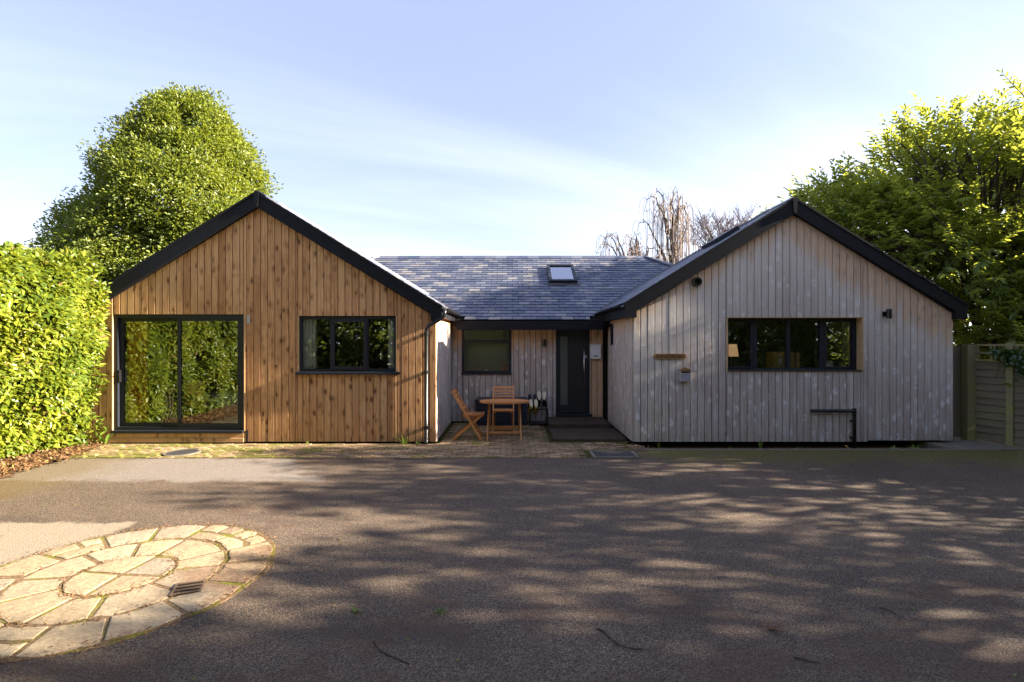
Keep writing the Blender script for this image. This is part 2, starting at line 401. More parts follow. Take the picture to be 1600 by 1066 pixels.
M = dict(
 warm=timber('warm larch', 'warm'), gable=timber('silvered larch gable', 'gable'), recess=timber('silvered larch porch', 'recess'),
 side=timber('silvered larch side', 'side'),
 trim=plain('pale larch trim', (0.50, 0.33, 0.17), 0.7, 0.3, 0, 0.35, 30, 0.002),
 black=plain('anthracite fascia', (0.015, 0.016, 0.021), 0.5, 0.12, 0, 0.25, 14),
 frame=plain('anthracite window frame', (0.017, 0.020, 0.030), 0.45, 0.3, 0, 0.12, 18),
 pipe=plain('black pipe plastic', (0.012, 0.012, 0.014), 0.3, 0.5, 0, 0.2, 30),
 board=plain('dark backing', (0.018, 0.014, 0.011), 0.9, 0.1), door=plain('charcoal door skin', (0.018, 0.019, 0.024), 0.45, 0.5, 0, 0.3, 60, 0.001),
 steel=plain('brushed steel', (0.62, 0.62, 0.64), 0.3, 0.5, 1.0, 0.1, 80), white=plain('off white paint', (0.72, 0.73, 0.78), 0.45, 0.5, 0, 0.06, 12),
 room=plain('room plaster', (0.34, 0.33, 0.31), 0.9, 0.1, 0, 0.06, 4), roomfloor=plain('room floor boards', (0.16, 0.10, 0.06), 0.6, 0.3, 0, 0.3, 8),
 soffit=plain('larch soffit', (0.42, 0.22, 0.085), 0.7, 0.25, 0, 0.35, 22, 0.002),
 furn=furniture_wood(), tarmac=tarmac(), paver=paver_mat(), moss=moss_joint(), stone=stone_mat(), slate=slate_mat(), soil=soil_mat(), fence=fence_mat(),
 mortar=mortar_mat(),
 concrete=plain('stained concrete', (0.17, 0.15, 0.12), 0.9, 0.2, 0, 0.5, 7, 0.004),
 step=plain('dark weathered step', (0.062, 0.045, 0.033), 0.9, 0.2, 0, 0.7, 9, 0.012),
 iron=plain('cast iron', (0.06, 0.058, 0.06), 0.55, 0.5, 0.3, 0.3, 60, 0.004), rust=plain('rusted iron', (0.10, 0.045, 0.028), 0.85, 0.2, 0, 0.5, 25, 0.004),
 earth=plain('rough ground', (0.075, 0.075, 0.03), 0.95, 0.1, 0, 0.5, 1.5, 0.03),
 glass=glass('window glass', 0.10), doorglass=glass('sliding door glass', 0.07), softglass=glass('porch window glass', 0.02, (0.9, 0.93, 0.9), 0.12), skyglass=glass('skylight glass', 0.45), frost=plain('obscured glass', (0.10, 0.11, 0.105), 0.16, 0.6, 0, 0.1, 3),
 hedge=leaf('hedge leaves', (0.070, 0.115, 0.016), (0.205, 0.245, 0.024), (0.35, 0.32, 0.05), 0.33, 0.26, (0.33, 0.38, 0.03)),
 holly=leaf('holly leaves', (0.062, 0.095, 0.020), (0.165, 0.195, 0.028), (0.27, 0.26, 0.05), 0.40, 0.30, (0.32, 0.37, 0.03)),
 laurel=leaf('laurel leaves', (0.075, 0.125, 0.026), (0.15, 0.20, 0.038), (0.20, 0.24, 0.045), 0.30, 0.42, (0.42, 0.46, 0.05)),
 wood_tree=leaf('woodland leaves', (0.04, 0.065, 0.015), (0.085, 0.12, 0.02), (0.16, 0.19, 0.03), 0.36, 0.35, (0.28, 0.34, 0.02)),
 ivy=leaf('ivy leaves', (0.025, 0.055, 0.022), (0.05, 0.085, 0.028), (0.09, 0.12, 0.03), 0.3, 0.2),
 weed=leaf('weed leaves', (0.06, 0.12, 0.02), (0.11, 0.19, 0.03), (0.2, 0.26, 0.04), 0.45, 0.35),
 litter=leaf('dead leaves', (0.12, 0.055, 0.025), (0.22, 0.12, 0.05), (0.36, 0.25, 0.07), 0.7, 0.1, (0.2, 0.1, 0.03)),
 bark=bark('grey brown bark', (0.05, 0.037, 0.026), (0.135, 0.105, 0.078)), birch=bark('birch twigs', (0.20, 0.155, 0.135), (0.42, 0.345, 0.31)),
 twig=bark('purple grey twigs', (0.16, 0.125, 0.13), (0.27, 0.22, 0.23)),
 ochre=plain('ochre curtain', (0.66, 0.36, 0.05), 0.85, 0.1, 0, 0.15, 6), linen=plain('pale curtain', (0.80, 0.81, 0.82), 0.85, 0.1, 0, 0.1, 6),
 shade=lampshade(), card=plain('brown cardboard', (0.74, 0.42, 0.16), 0.85, 0.1, 0, 0.15, 20),
 navy=plain('navy rubber', (0.010, 0.014, 0.028), 0.4), cream=plain('cream rubber sole', (0.62, 0.55, 0.40), 0.7, 0.3, 0, 0.15, 40), yellow=plain('yellow rubber', (0.50, 0.33, 0.03), 0.4),
 blackrub=plain('black rubber', (0.012, 0.012, 0.012), 0.45), pink=plain('pink plastic', (0.75, 0.30, 0.28), 0.4), terra=plain('terracotta', (0.26, 0.10, 0.055), 0.85, 0.2, 0, 0.3, 20),
 oak=plain('oak sign', (0.30, 0.165, 0.075), 0.6, 0.3, 0, 0.4, 22, 0.002), ink=plain('burnt lettering', (0.03, 0.018, 0.01), 0.8, 0.1),
 meter=plain('weathered grey box', (0.42, 0.38, 0.36), 0.7, 0.3, 0, 0.25, 20), notice=plain('faded blue notice', (0.24, 0.25, 0.33), 0.5, 0.4, 0, 0.2, 40),
)

# ------------------------------------------------------------------ the ground
def sheet(name, poly, z, mat, thick=None):
    mb = MB()
    if thick: mb.prism(poly, 'z', z-thick, z)
    else: mb.add([(x, y, z) for x, y in poly], [tuple(range(len(poly)))])
    return obj(name, mb, mat, kind='structure')
sheet('ground', [(-400,-400),(400,-400),(400,400),(-400,400)], -0.16, M['earth'])
sheet('driveway', [(-6.95,-40),(60,-40),(60,8.74),(2.06,8.74),(2.06,8.12),(-7.0,8.12),(-7.05,6.5)], 0.0, M['tarmac'], 0.14)
# soil under the hedge
mb = MB(); nx, ny = 8, 90
vs = [(-9.4+2.45*i/nx+(0.10*math.sin(j*1.7)+0.07*math.sin(j*0.61+1) if i == nx else 0)-(0.35*max(0, (j/ny*13.4-3.6)-8.0) if i == nx else 0),
       -4+13.25*j/ny, (0.035*(1-(i/nx)**4)+random.uniform(-.012, .012)) if i < nx else -0.004) for j in range(ny+1) for i in range(nx+1)]
mb.add([(x, y, z+0.012) for x, y, z in vs], [(j*(nx+1)+i, j*(nx+1)+i+1, (j+1)*(nx+1)+i+1, (j+1)*(nx+1)+i) for j in range(ny) for i in range(nx)])
obj('soil_bed', mb, M['soil'], kind='structure', smooth=True)
# planting bed under the right wing, sunk behind a concrete edge
sheet('planting_bed', [(2.06,8.80),(7.55,8.80),(7.55,9.9),(2.06,9.9)], -0.09, M['soil'])
mb = MB().cham(2.07, 7.55, 8.745, 8.80, -0.14, 0.012, 0.008); obj('bed_edging', mb, M['concrete'], kind='structure')
mb = MB().cham(7.56, 9.6, 8.745, 12.5, -0.14, 0.014, 0.008); obj('side_path', mb, M['concrete'], kind='structure')

# block paving
pav = sheet('block_paving', [(-7.25,8.125),(2.055,8.125),(2.055,9.27),(2.16,9.4),(2.04,11.69),(-1.38,11.69),(-1.36,9.30),(-7.6,9.29)], 0.001, M['moss'])
cand = []
row = 0; y = 8.13
def in_pav(x0, x1, y0, y1):
    if x0 < -7.2-0.25*(y0-8.1) or x1 > 2.05: return False
    if y1 > 9.27 and x0 < -1.35: return False
    if y1 > 11.66: return False
    if 1.27 < x1 and x0 < 2.02 and y1 > 8.08 and y0 < 8.66 and x1 > 1.28 : return False   # inspection cover
    if x1 > 0.74 and y1 > 9.40: return False                                            # steps
    return True
while y < 11.6:
    x = -7.6-(0.1 if row % 2 else 0)+random.uniform(-.01, .01)
    while x < 2.06:
        x0, x1, y0, y1 = x+.007, x+.193, y+.007, y+.093
        if in_pav(x0, x1, y0, y1): cand.append((y0, x0, x1, y1))
        x += 0.2
    y += 0.1; row += 1
cand.sort()
stuffp = MB()
for i, (y0, x0, x1, y1) in enumerate(cand):
    t = MB() if i < 300 else stuffp
    t.r = random.random(); z = 0.010+random.uniform(-.004, .005)
    if (((x0+x1)/2+5.47)/0.30)**2+(((y0+y1)/2-8.5)/0.30)**2 < 1: continue                # round cover
    t.cham(x0, x1, y0, y1, -0.02, z, 0.004)
    if i < 300: obj('paver', t, M['paver'], pav)
obj('far_pavers', stuffp, M['paver'], pav, kind='stuff')

# ------------------------------------------------------------------ stone circle let into the tarmac
CX, CY = -3.10, 4.06
circ = obj('stone_circle', MB().prism([(CX+(1.115+.012*math.sin(t*11))*math.cos(t), CY+(1.115+.012*math.cos(t*13))*math.sin(t)) for t in np.linspace(0, 2*math.pi, 64, endpoint=False)], 'z', -0.1, 0.006), M['mortar'], kind='structure')
def ring_stone(r0, r1, a0, a1, joint):
    mb = MB(); mb.r = random.random(); n = max(3, int((a1-a0)*r1/0.10))
    rj = joint/2*random.uniform(0.7, 1.2)
    def jit(): return random.uniform(-.012, .010)
    outer = [(r1-rj+jit(), a0+joint/2/r1+(a1-a0-joint/r1)*k/n) for k in range(n+1)]
    ri = r0+rj
    inner = [(ri+jit(), a0+joint/2/max(ri, .12)+(a1-a0-joint/max(ri, .12))*k/n) for k in range(n, -1, -1)] if r0 > 0.01 else [(joint*0.8, (a0+a1)/2)]
    outer[0] = (outer[0][0]-random.uniform(.004, .028), outer[0][1]); outer[-1] = (outer[-1][0]-random.uniform(.004, .028), outer[-1][1])
    pts = [(CX+r*math.cos(a), CY+r*math.sin(a)) for r, a in outer+inner]
    cx = sum(p[0] for p in pts)/len(pts); cy = sum(p[1] for p in pts)/len(pts)
    z = 0.0115+random.uniform(-.0025, .003); tx, ty = random.uniform(-.006, .006), random.uniform(-.006, .006)
    m = len(pts)
    lo = [(x, y, -.02) for x, y in pts]
    mid = [(x, y, z-.0025+(x-cx)*tx+(y-cy)*ty) for x, y in pts]
    top = [(x-(x-cx)*.010/max(.05, math.hypot(x-cx, y-cy)), y-(y-cy)*.010/max(.05, math.hypot(x-cx, y-cy)), z+random.uniform(-.002, .002)+(x-cx)*tx+(y-cy)*ty) for x, y in pts]
    fs = [(i, (i+1) % m, m+(i+1) % m, m+i) for i in range(m)]+[(m+i, m+(i+1) % m, 2*m+(i+1) % m, 2*m+i) for i in range(m)]
    fs += [(2*m+i, 2*m+(i+1) % m, 3*m) for i in range(m)]
    mb.add(lo+mid+top+[(cx, cy, z+.004)], fs)
    obj('paving_stone', mb, M['stone'], circ, smooth=False)
ph = math.atan2(-0.06, 1.0)
def ring(r0, r1, n, start, joint=0.036, vary=0.16):
    cuts = [start+2*math.pi*(k+random.uniform(-vary, vary))/n for k in range(n)]
    for k in range(n):
        a0 = cuts[k]; a1 = cuts[(k+1) % n]+(2*math.pi if k == n-1 else 0)
        ring_stone(r0, r1, a0, a1, joint)
ring(0.0, 0.365, 4, ph, 0.034, 0.06); ring(0.365, 0.735, 10, ph+0.2)
for k_ in range(15):
    a0, a1 = ph-.1+2*math.pi*k_/15, ph-.1+2*math.pi*(k_+1)/15
    if k_ in (2, 3, 6, 11):
        m_ = (a0+a1)/2+random.uniform(-.05, .05); ring_stone(.735, .92, a0, a1, .036); ring_stone(.92, 1.105, a0, m_, .036); ring_stone(.92, 1.105, m_, a1, .036)
    else: ring_stone(.735, 1.105, a0+random.uniform(-.02, .02), a1, .038)

# ------------------------------------------------------------------ the house
D, B = 9.30, 11.70                       # wing fronts, porch wall
LX0, LX1, LA, LZ = -7.74, -1.372, -4.585, 4.542
RX0, RX1, RA, RZ = 2.20, 8.00, 5.078, 4.428
SL, BT = 0.617, 0.28                     # roof slope, vertical depth of the barge boards
BY = 9.19                                # front of the barge boards
house = thing('house', 'single storey timber clad house with two black edged gables and a slate roof between them', 'house', (0, 11.0, 0))
OPEN_L = [(-7.225, -4.87, 0.20, 2.345), (-3.885, -2.085, 1.295, 2.315)]
OPEN_R = [(3.89, 6.365, 1.305, 2.295)]

def wall_grid(mb, x0, x1, z0, z1, y0, y1, op):
    xs = sorted({x0, x1, *[o[0] for o in op], *[o[1] for o in op]}); zs = sorted({z0, z1, *[o[2] for o in op], *[o[3] for o in op]})
    for a, b in zip(xs, xs[1:]):
        for c, d in zip(zs, zs[1:]):
            m, n = (a+b)/2, (c+d)/2
            if not any(o[0] < m < o[1] and o[2] < n < o[3] for o in op): mb.box(a, b, y0, y1, c, d)
def board(xa, xb, za, fz, mat, axis='y', plane=D, out=-1, label=None):
    """one vertical board; fz(x) gives the height of its (raked) top; the face points along out"""
    if xb-xa < 0.012: return
    c = 0.007; g = 0.0045; t = 0.021
    a, b = xa+g, xb-g
    sec = [(a, 0), (a, t-c), (a+c, t), (b-c, t), (b, t-c), (b, 0)]
    mb = MB(); mb.r = random.random(); dpt = random.uniform(-.0015, .0015)
    vs = []
    for top in (0, 1):
        for u, w in sec:
            z = fz(u) if top else za
            p = plane+out*(w+dpt)
            vs.append((u, p, z) if axis == 'y' else (p, u, z))
    f = [(5,4,3,2,1,0), (6,7,8,9,10,11)]+[(i, (i+1) % 6, (i+1) % 6+6, i+6) for i in range(6)]
    mb.add(vs, f)
    obj('cladding_board', mb, mat, house)
def clad(x0, x1, w, z0, fz, op, mat, axis='y', plane=D, out=-1, split=0.5, z0f=None):
    n = max(1, round((x1-x0)/w)); w = (x1-x0)/n
    for i in range(n):
        a, b = x0+i*w, x0+(i+1)*w
        cuts = sorted({a, b, *[e for o in op for e in (o[0], o[1]) if a < e < b]})
        for p, q in zip(cuts, cuts[1:]):
            m = (p+q)/2
            lo = z0f(m) if z0f else z0
            segs = [(lo, None)]
            hit = sorted([o for o in op if o[0] < m < o[1]], key=lambda o: o[2])
            if hit:
                o = hit[0]; segs = [(lo, o[2]), (o[3], None)]
                if o[2]-lo < 0.22: segs = segs[1:]
            for s0, s1 in segs:
                top = fz if s1 is None else (lambda x, s1=s1: s1-0.002)
                L = top(m)-s0
                if L < 0.03: continue
                if L > 1.5 and random.random() < split and q-p > 0.09:
                    j = s0+L*random.uniform(0.3, 0.75)
                    board(p, q, s0, lambda x, j=j: j-0.002, mat, axis, plane, out)
                    board(p, q, j+0.001, top, mat, axis, plane, out)
                else: board(p, q, s0, top, mat, axis, plane, out)

topL = lambda x: LZ-BT-SL*abs(x-LA)+0.015
topR = lambda x: RZ-BT-SL*abs(x-RA)+0.015
clad(LX0, LX1, 0.128, 0.035, topL, OPEN_L, M['warm'], split=0.45)
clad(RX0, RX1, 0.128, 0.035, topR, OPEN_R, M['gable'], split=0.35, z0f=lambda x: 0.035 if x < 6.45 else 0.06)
DOOR = (1.010, 1.765, 0.15, 2.30); PWIN = (-1.140, -0.018, 1.125, 2.155)
clad(-1.372, 2.075, 0.127, 0.03, lambda x: 2.30, [DOOR, PWIN], M['recess'], plane=B, split=0.2)
# sides of the two wings facing each other: the left one faces +X, the right one faces -X and is a hair out of square
clad(D+0.0, B-0.022, 0.125, 0.035, lambda y: 2.34, [], M['side'], axis='x', plane=LX1-0.021, out=1, split=0.2)
HW = (11.02, 11.40, 1.77, 2.24)
clad(D+0.0, B-0.022, 0.125, 0.035, lambda y: 2.34, [HW], M['side'], axis='x', plane=RX0+0.003, out=-1, split=0.2)
clad(D+0.0, 12.9, 0.128, 0.06, lambda y: 2.4, [], M['side'], axis='x', plane=RX1-0.021, out=1, split=0.2)
# backing walls
mb = MB(); wall_grid(mb, LX0+.03, LX1-.03, 0.06, 2.36, D+.002, D+.10, OPEN_L)
mb.prism([(LX0+.03, 2.36), (LX1-.03, 2.36), (LX1-.03, LZ-BT-SL*(LX1-.03-LA)), (LA, LZ-BT), (LX0+.03, LZ-BT-SL*(LA-LX0-.03))], 'y', D+.002, D+.10)
obj('wall', mb, M['board'], house)
mb = MB(); wall_grid(mb, RX0+.03, RX1-.03, 0.06, 2.36, D+.002, D+.10, OPEN_R)
mb.prism([(RX0+.03, 2.36), (RX1-.03, 2.36), (RX1-.03, LZ-BT-SL*(RX1-.03-RA)-.11), (RA, RZ-BT), (RX0+.03, RZ-BT-SL*(RA-RX0-.03))], 'y', D+.002, D+.10)
obj('wall', mb, M['board'], house)
mb = MB(); wall_grid(mb, LX1-.02, RX0+.02, 0.0, 2.36, B+.002, B+.10, [DOOR, PWIN]); obj('wall', mb, M['board'], house)
mb = MB(); mb.box(LX1-.10, LX1-.023, D+.101, 13.2, 0.05, 2.36); obj('wall', mb, M['board'], house)
mb = MB()
for a, b, c, d in ((D+.101, HW[0], .05, 2.36), (HW[1], 13.4, .05, 2.36), (HW[0], HW[1], .05, HW[2]), (HW[0], HW[1], HW[3], 2.36)): mb.box(RX0+.006, RX0+.10, a, b, c, d)
obj('wall', mb, M['board'], house)
mb = MB(); mb.box(RX1-.10, RX1-.023, D+.101, 12.9, 0.05, 2.40); mb.box(LX0, LX0+.08, D+.101, 13.2, 0.05, 2.40); mb.box(-6.8, 6.8, 17.8, 17.9, 0.05, 2.3); mb.box(-6.8, -6.7, 13.3, 17.8, .05, 2.3); mb.box(6.7, 6.8, 13.5, 17.8, .05, 2.3); obj('wall', mb, M['board'], house)
# inner rooms: ceiling, floor and partitions that the windows show
mb = MB(); mb.box(LX0+.09, LX1-.11, 13.2, 13.25, .06, 2.5); mb.box(RX0+.11, RX1-.11, 13.4, 13.45, .06, 2.5)
mb.box(LX0+.09, LX1-.11, D+.11, 13.2, 2.5, 2.52); mb.box(RX0+.11, RX1-.11, D+.11, 13.4, 2.5, 2.52)
mb.box(LX0+.081, LX0+.09, D+.11, 13.2, .06, 2.5); mb.box(RX1-.11, RX1-.101, D+.11, 13.4, .06, 2.5); mb.box(-3.96, -3.93, D+.3, 13.2, .06, 2.5)
mb.box(LX1-.02, RX0+.02, 13.0, 13.05, 0, 2.4); obj('inner_wall', mb, M['room'], house)
mb = MB(); mb.box(LX0+.09, LX1-.11, D+.11, 13.2, .05, .20); mb.box(RX0+.11, RX1-.11, D+.11, 13.4, .05, .20); obj('floor', mb, M['roomfloor'], house)

# barge boards (black raking fascias): a top cap, the face, and boxed ends
def barge(A, Z, xl, xr, nm):
    for s, xe in ((-1, xl), (1, xr)):
        f = lambda x: Z-SL*abs(x-A)
        mb = MB(); mb.prism([(A, Z-.02), (xe, f(xe)-.02), (xe, f(xe)-BT+.03), (A, Z-BT)], 'y', BY, BY+.028)
        o = obj('barge_board', mb, M['black'], house)
        cp = MB(); cp.prism([(A, Z+.012), (xe+s*.02, f(xe+s*.02)+.012), (xe+s*.02, f(xe+s*.02)-.028), (A, Z-.028)], 'y', BY-.018, BY+.05); obj('cap', cp, M['black'], o)
        sf = MB(); sf.prism([(A, Z-BT+.006), (xe, f(xe)-BT+.006), (xe, f(xe)-BT+.024), (A, Z-BT+.024)], 'y', BY+.03, D-.02); obj('soffit', sf, M['black'], o)
        bx = MB(); xi = xe-s*.20; bx.box(min(xi, xe), max(xi, xe), BY+.002, D+.0, f(xe)-.27, f(xe)-.10)
        bx.box(min(xe-s*.05, xe+s*.006), max(xe-s*.05, xe+s*.006), BY-.006, BY+.0, f(xe)-.27, f(xe)-.02)
        obj('eaves_box', bx, M['black'], o)
    mb = MB(); mb.prism([(A-.045, Z-.01), (A, Z+.022), (A+.045, Z-.01), (A+.03, Z-BT+.02), (A, Z-BT-.008), (A-.03, Z-BT+.02)], 'y', BY-.022, BY-.003); obj('ridge_end_cap', mb, M['black'], house)
LE0, LE1, RE0, RE1 = LA-3.32, LA+3.32, RA-3.04, RA+3.09
barge(LA, LZ, LE0, LE1, 'l'); barge(RA, RZ, RE0, RE1, 'r')

# roofs
mrf = obj('roof', MB().prism([(11.36, 2.315), (14.70, 4.255), (18.1, 2.2), (18.1, 2.1), (14.70, 4.13), (11.36, 2.19)], 'x', -3.84, 3.84), M['board'], house)
MS = 0.60                                               # slope of the main roof
mz = lambda y: 2.325+(y-11.33)*(4.265-2.325)/(14.70-11.33)
def slate(mb, x0, x1, y0, y1, zf, t=0.016, lift=0.026):
    mb.r = random.random(); j = random.uniform(-.003, .003)
    a, b, c, d = (x0, y0, zf(y0)+lift+j), (x1, y0, zf(y0)+lift+j+random.uniform(-.002, .002)), (x1, y1, zf(y1)+.003), (x0, y1, zf(y1)+.003)
    mb.add([a, b, c, d]+[(p[0], p[1], p[2]-t) for p in (a, b, c, d)], [(0,1,2,3),(7,6,5,4),(0,4,5,1),(1,5,6,2),(2,6,7,3),(3,7,4,0)])
rowsN = 26; dy = (14.70-11.33)/rowsN
valR = lambda y: ((mz(y)-RZ)/SL+RA)                     # where the main slope meets the wings
valL = lambda y: (LA+(LZ-mz(y))/SL)
SKY = (px(855, 13.9)-.0, px(902, 13.9)+.0, 0, 0)
sl_all = []
for r in range(rowsN):
    y0 = 11.33+r*dy; y1 = y0+dy*1.25
    near = y0 < 12.4
    xl = max(valL(y0) if near else -9, -3.86-(14.7-y0))-.06; xr = min(valR(y0) if near else 9, 3.86+(14.7-y0))+.06
    x = -7-(0.135 if r % 2 else 0)
    while x < 7:
        w = 0.27
        a, b = max(x, xl), min(x+w-.010, xr)
        if b-a > 0.05: sl_all.append((y0, a, b, min(y1, 14.72)))
        x += w
sl_all.sort()
st = MB()
for i, (y0, a, b, y1) in enumerate(sl_all):
    t = MB() if i < 300 else st
    slate(t, a, b, y0+random.uniform(-.004, .004), y1, mz)
    if i < 300: obj('slate', t, M['slate'], mrf)
obj('upper_slates', st, M['slate'], mrf, kind='stuff')
for k in range(25):
    x0 = -3.88+k*0.31
    mb = MB(); mb.r = random.random(); mb.prism([(14.55, 4.19), (14.70, 4.285), (14.85, 4.19), (14.85, 4.21), (14.70, 4.31), (14.55, 4.21)], 'x', x0, x0+.305); obj('ridge_tile', mb, M['slate'], mrf)
for s in (-1, 1):                                       # hipped ends with their tiles
    mb = MB(); mb.add([(s*3.84, 14.70, 4.25), (s*7.0, 11.36, 2.30), (s*7.0, 18.0, 2.30), (s*3.84, 11.36, 2.31), (s*3.84, 18.0, 2.2)], [(0, 1, 2), (0, 3, 1), (0, 2, 4)]); obj('hip_end', mb, M['slate'], mrf)
    for k in range(12):
        t0, t1 = k/12, (k+.97)/12
        P = lambda t: (s*(3.86+3.14*t), 14.70-3.37*t, 4.285-1.97*t)
        mb = MB(); mb.r = random.random(); mb.bar(P(t0), P(t1), .20, .03, (1, s*.9, 0)); obj('hip_tile', mb, M['slate'], mrf)
# wing roofs, slated
YR = 9.95                                                # where the wing ridges end and hip back
def wing(A, Z, xl, xr):
    W0, W1 = A-xl, xr-A; y0 = BY+.055
    ze0, ze1 = Z-SL*W0, Z-SL*W1; W = max(W0, W1); zb = Z-SL*W
    top = [(xl, y0, ze0), (A, y0, Z-.005), (xr, y0, ze1), (xr, YR+W1, ze1), (A, YR, Z-.005), (xl, YR+W0, ze0)]
    lo = [(p[0], p[1], p[2]-.10) for p in top]
    mb = MB(); mb.add(top+lo, [(0,1,4,5),(1,2,3,4),(5,4,3),(6,11,10,7),(7,10,9,8),(11,9,10),(0,6,7,1),(1,7,8,2),(2,8,9,3),(3,9,11,5),(5,11,6,0)])
    o = obj('roof', mb, M['board'], house)
    sl = MB(); n = 24
    def quad(a, b, c, d, flip):
        sl.r = random.random()
        q = [(0,1,2,3),(4,0,3,7),(0,4,5,1),(1,5,6,2)]
        if flip: q = [tuple(reversed(f)) for f in q]
        sl.add([a, b, c, d]+[(p[0], p[1], p[2]-.014) for p in (a, b, c, d)], q)
    for s, L in ((-1, W0), (1, W1)):
        for r in range(n):
            u0, u1 = L*(1-r/n), max(0, L*(1-(r+1.2)/n))
            y = y0-(0.13 if r % 2 else 0); ye = YR+u1+.03
            while y < ye:
                ya, yb = max(y, y0), min(y+.265, ye)
                if yb-ya > .03:
                    z0, z1 = Z-SL*u0+.018, Z-SL*u1+.004
                    quad((A+s*u0, ya, z0), (A+s*u0, yb, z0), (A+s*u1, yb, z1), (A+s*u1, ya, z1), s < 0)
                y += .27
    for r in range(n):                                   # the back hip
        u0, u1 = W*(1-r/n), max(0, W*(1-(r+1.2)/n)); x = -u1-(0.13 if r % 2 else 0)
        while x < u1:
            xa, xb = max(x, -u1), min(x+.265, u1)
            if xb-xa > .03: quad((A+xa, YR+u0, Z-SL*u0+.018), (A+xb, YR+u0, Z-SL*u0+.018), (A+xb, YR+u1, Z-SL*u1+.004), (A+xa, YR+u1, Z-SL*u1+.004), True)
            x += .27
    obj('wing_slates', sl, M['slate'], o, kind='stuff')
    rt = MB(); rt.prism([(A-.13, Z-.055), (A, Z+.022), (A+.13, Z-.055), (A+.13, Z-.04), (A, Z+.042), (A-.13, Z-.04)], 'y', y0+.003, YR)
    for s, L in ((-1, W0), (1, W1)): rt.bar((A, YR, Z+.012), (A+s*L, YR+L, Z-SL*L+.012), .18, .022, (1, s*1.0, 0))
    obj('ridge_capping', rt, M['slate'], o)
    return o
wing(LA, LZ, LE0, LE1); rw = wing(RA, RZ, RE0, RE1)
# lead valleys
for vf, s in ((valR, 1), (valL, -1)):
    mb = MB(); ps = [(vf(y), y, mz(y)+.03) for y in (11.5, 11.9, 12.3)]
    for p, q in zip(ps, ps[1:]): mb.bar(p, q, .16, .012, (1, 0, s*.35))
    obj('valley_lead', mb, M['iron'], mrf)
# roof windows
def roofwin(x0, x1, y0, y1, zf, parent):
    def P(x, y, h): return (x, y-.50*h, zf(y)+.86*h)
    fr = MB()
    def slab(mb, xa, xb, ya, yb, h0, h1):
        mb.add([P(xa,ya,h0),P(xb,ya,h0),P(xb,yb,h0),P(xa,yb,h0),P(xa,ya,h1),P(xb,ya,h1),P(xb,yb,h1),P(xa,yb,h1)],
               [(0,3,2,1),(4,5,6,7),(0,1,5,4),(1,2,6,5),(2,3,7,6),(3,0,4,7)])
    w = .075
    slab(fr, x0, x1, y0, y0+w, -.02, .10); slab(fr, x0, x1, y1-w*.7, y1, -.02, .11); slab(fr, x0, x0+w, y0+w, y1-w*.7, -.02, .105); slab(fr, x1-w, x1, y0+w, y1-w*.7, -.02, .105)
    s = obj('skylight', fr, M['frame'], parent)
    ap = MB(); slab(ap, x0-.06, x1+.06, y0-.12, y0-.005, .015, .032); obj('flashing', ap, M['iron'], s)
    bl = MB(); slab(bl, x0+w, x1-w, y0+w, y1-w*.7, .0, .01); obj('blind', bl, M['linen'], s)
    gl = MB(); slab(gl, x0+w-.002, x1-w+.002, y0+w-.002, y1-w*.7+.002, .07, .078); obj('pane', gl, M['skyglass'], s)
ys0 = 13.05; ys1 = 13.98
roofwin(px(858, ys0), px(902, ys0), ys0, ys1, mz, house)
mb = MB(); zf = lambda x: RZ-SL*abs(x-RA)
mb.prism([(3.95, zf(3.95)), (4.42, zf(4.42)), (4.42-.06, zf(4.42)+.07), (3.95-.06, zf(3.95)+.07)], 'y', 9.9, 10.55); obj('skylight', mb, M['frame'], house)

# eaves: fascia, soffit, gutters, downpipe
mb = MB(); mb.box(-1.24, 2.03, 11.335, 11.365, 2.11, 2.305); obj('fascia', mb, M['black'], house)
mb = MB(); mb.box(-1.24, 2.03, 11.366, B-.025, 2.115, 2.135); obj('soffit', mb, M['black'], house)
def gutter(y0, y1, x, z, s):
    mb = MB(); n = 10
    arc = [(x+.055*math.cos(math.pi+math.pi*k/n), z+.055*math.sin(math.pi+math.pi*k/n)) for k in range(n+1)]
    inn = [(x+.048*math.cos(math.pi+math.pi*k/n), z+.004+.048*math.sin(math.pi+math.pi*k/n)) for k in range(n, -1, -1)]
    mb.prism(arc+inn, 'y', y0, y1); return mb
LEz = LZ-SL*3.32; REz = RZ-SL*3.04
obj('gutter', gutter(BY+.05, 11.45, LE1+.055, LEz-.035, 1), M['pipe'], house)
obj('gutter', gutter(BY+.05, 11.45, RE0-.055, REz-.035, -1), M['pipe'], house)
mb = MB(); mb.box(LE1-.022, LE1-.002, BY+.06, 11.4, LEz-.20, LEz-.04); obj('fascia', mb, M['black'], house)
mb = MB(); mb.box(RE0+.002, RE0+.022, BY+.06, 11.4, REz-.26, REz-.04); obj('fascia', mb, M['black'], house)
mb = MB(); mb.box(LX1+.0, LE1-.023, D+.03, 11.4, LEz-.19, LEz-.175); obj('soffit', mb, M['soffit'], house)
mb = MB(); mb.box(RE0+.023, RX0-.02, D+.03, 11.4, REz-.25, REz-.235); obj('soffit', mb, M['black'], house)
dx = px(666, 9.22)
mb = MB(); mb.tube([(LE1+.055, 9.20, LEz-.06), (LE1+.05, 9.20, LEz-.16), (LE1+.02, 9.21, LEz-.21), (dx+.06, 9.225, LEz-.355), (dx, 9.225, LEz-.43), (dx, 9.225, LEz-.52), (dx, 9.225, 0.05), (dx, 9.18, 0.01)], .034, 12)
dp = obj('downpipe', mb, M['pipe'], house, smooth=True)
for z in (LEz-.50, 1.30, .30):
    mb = MB(); mb.tube([(dx, 9.225, z-.03), (dx, 9.225, z+.03)], .041, 12); mb.box(dx-.055, dx+.055, 9.245, 9.279, z-.012, z+.012); obj('clip', mb, M['pipe'], dp)

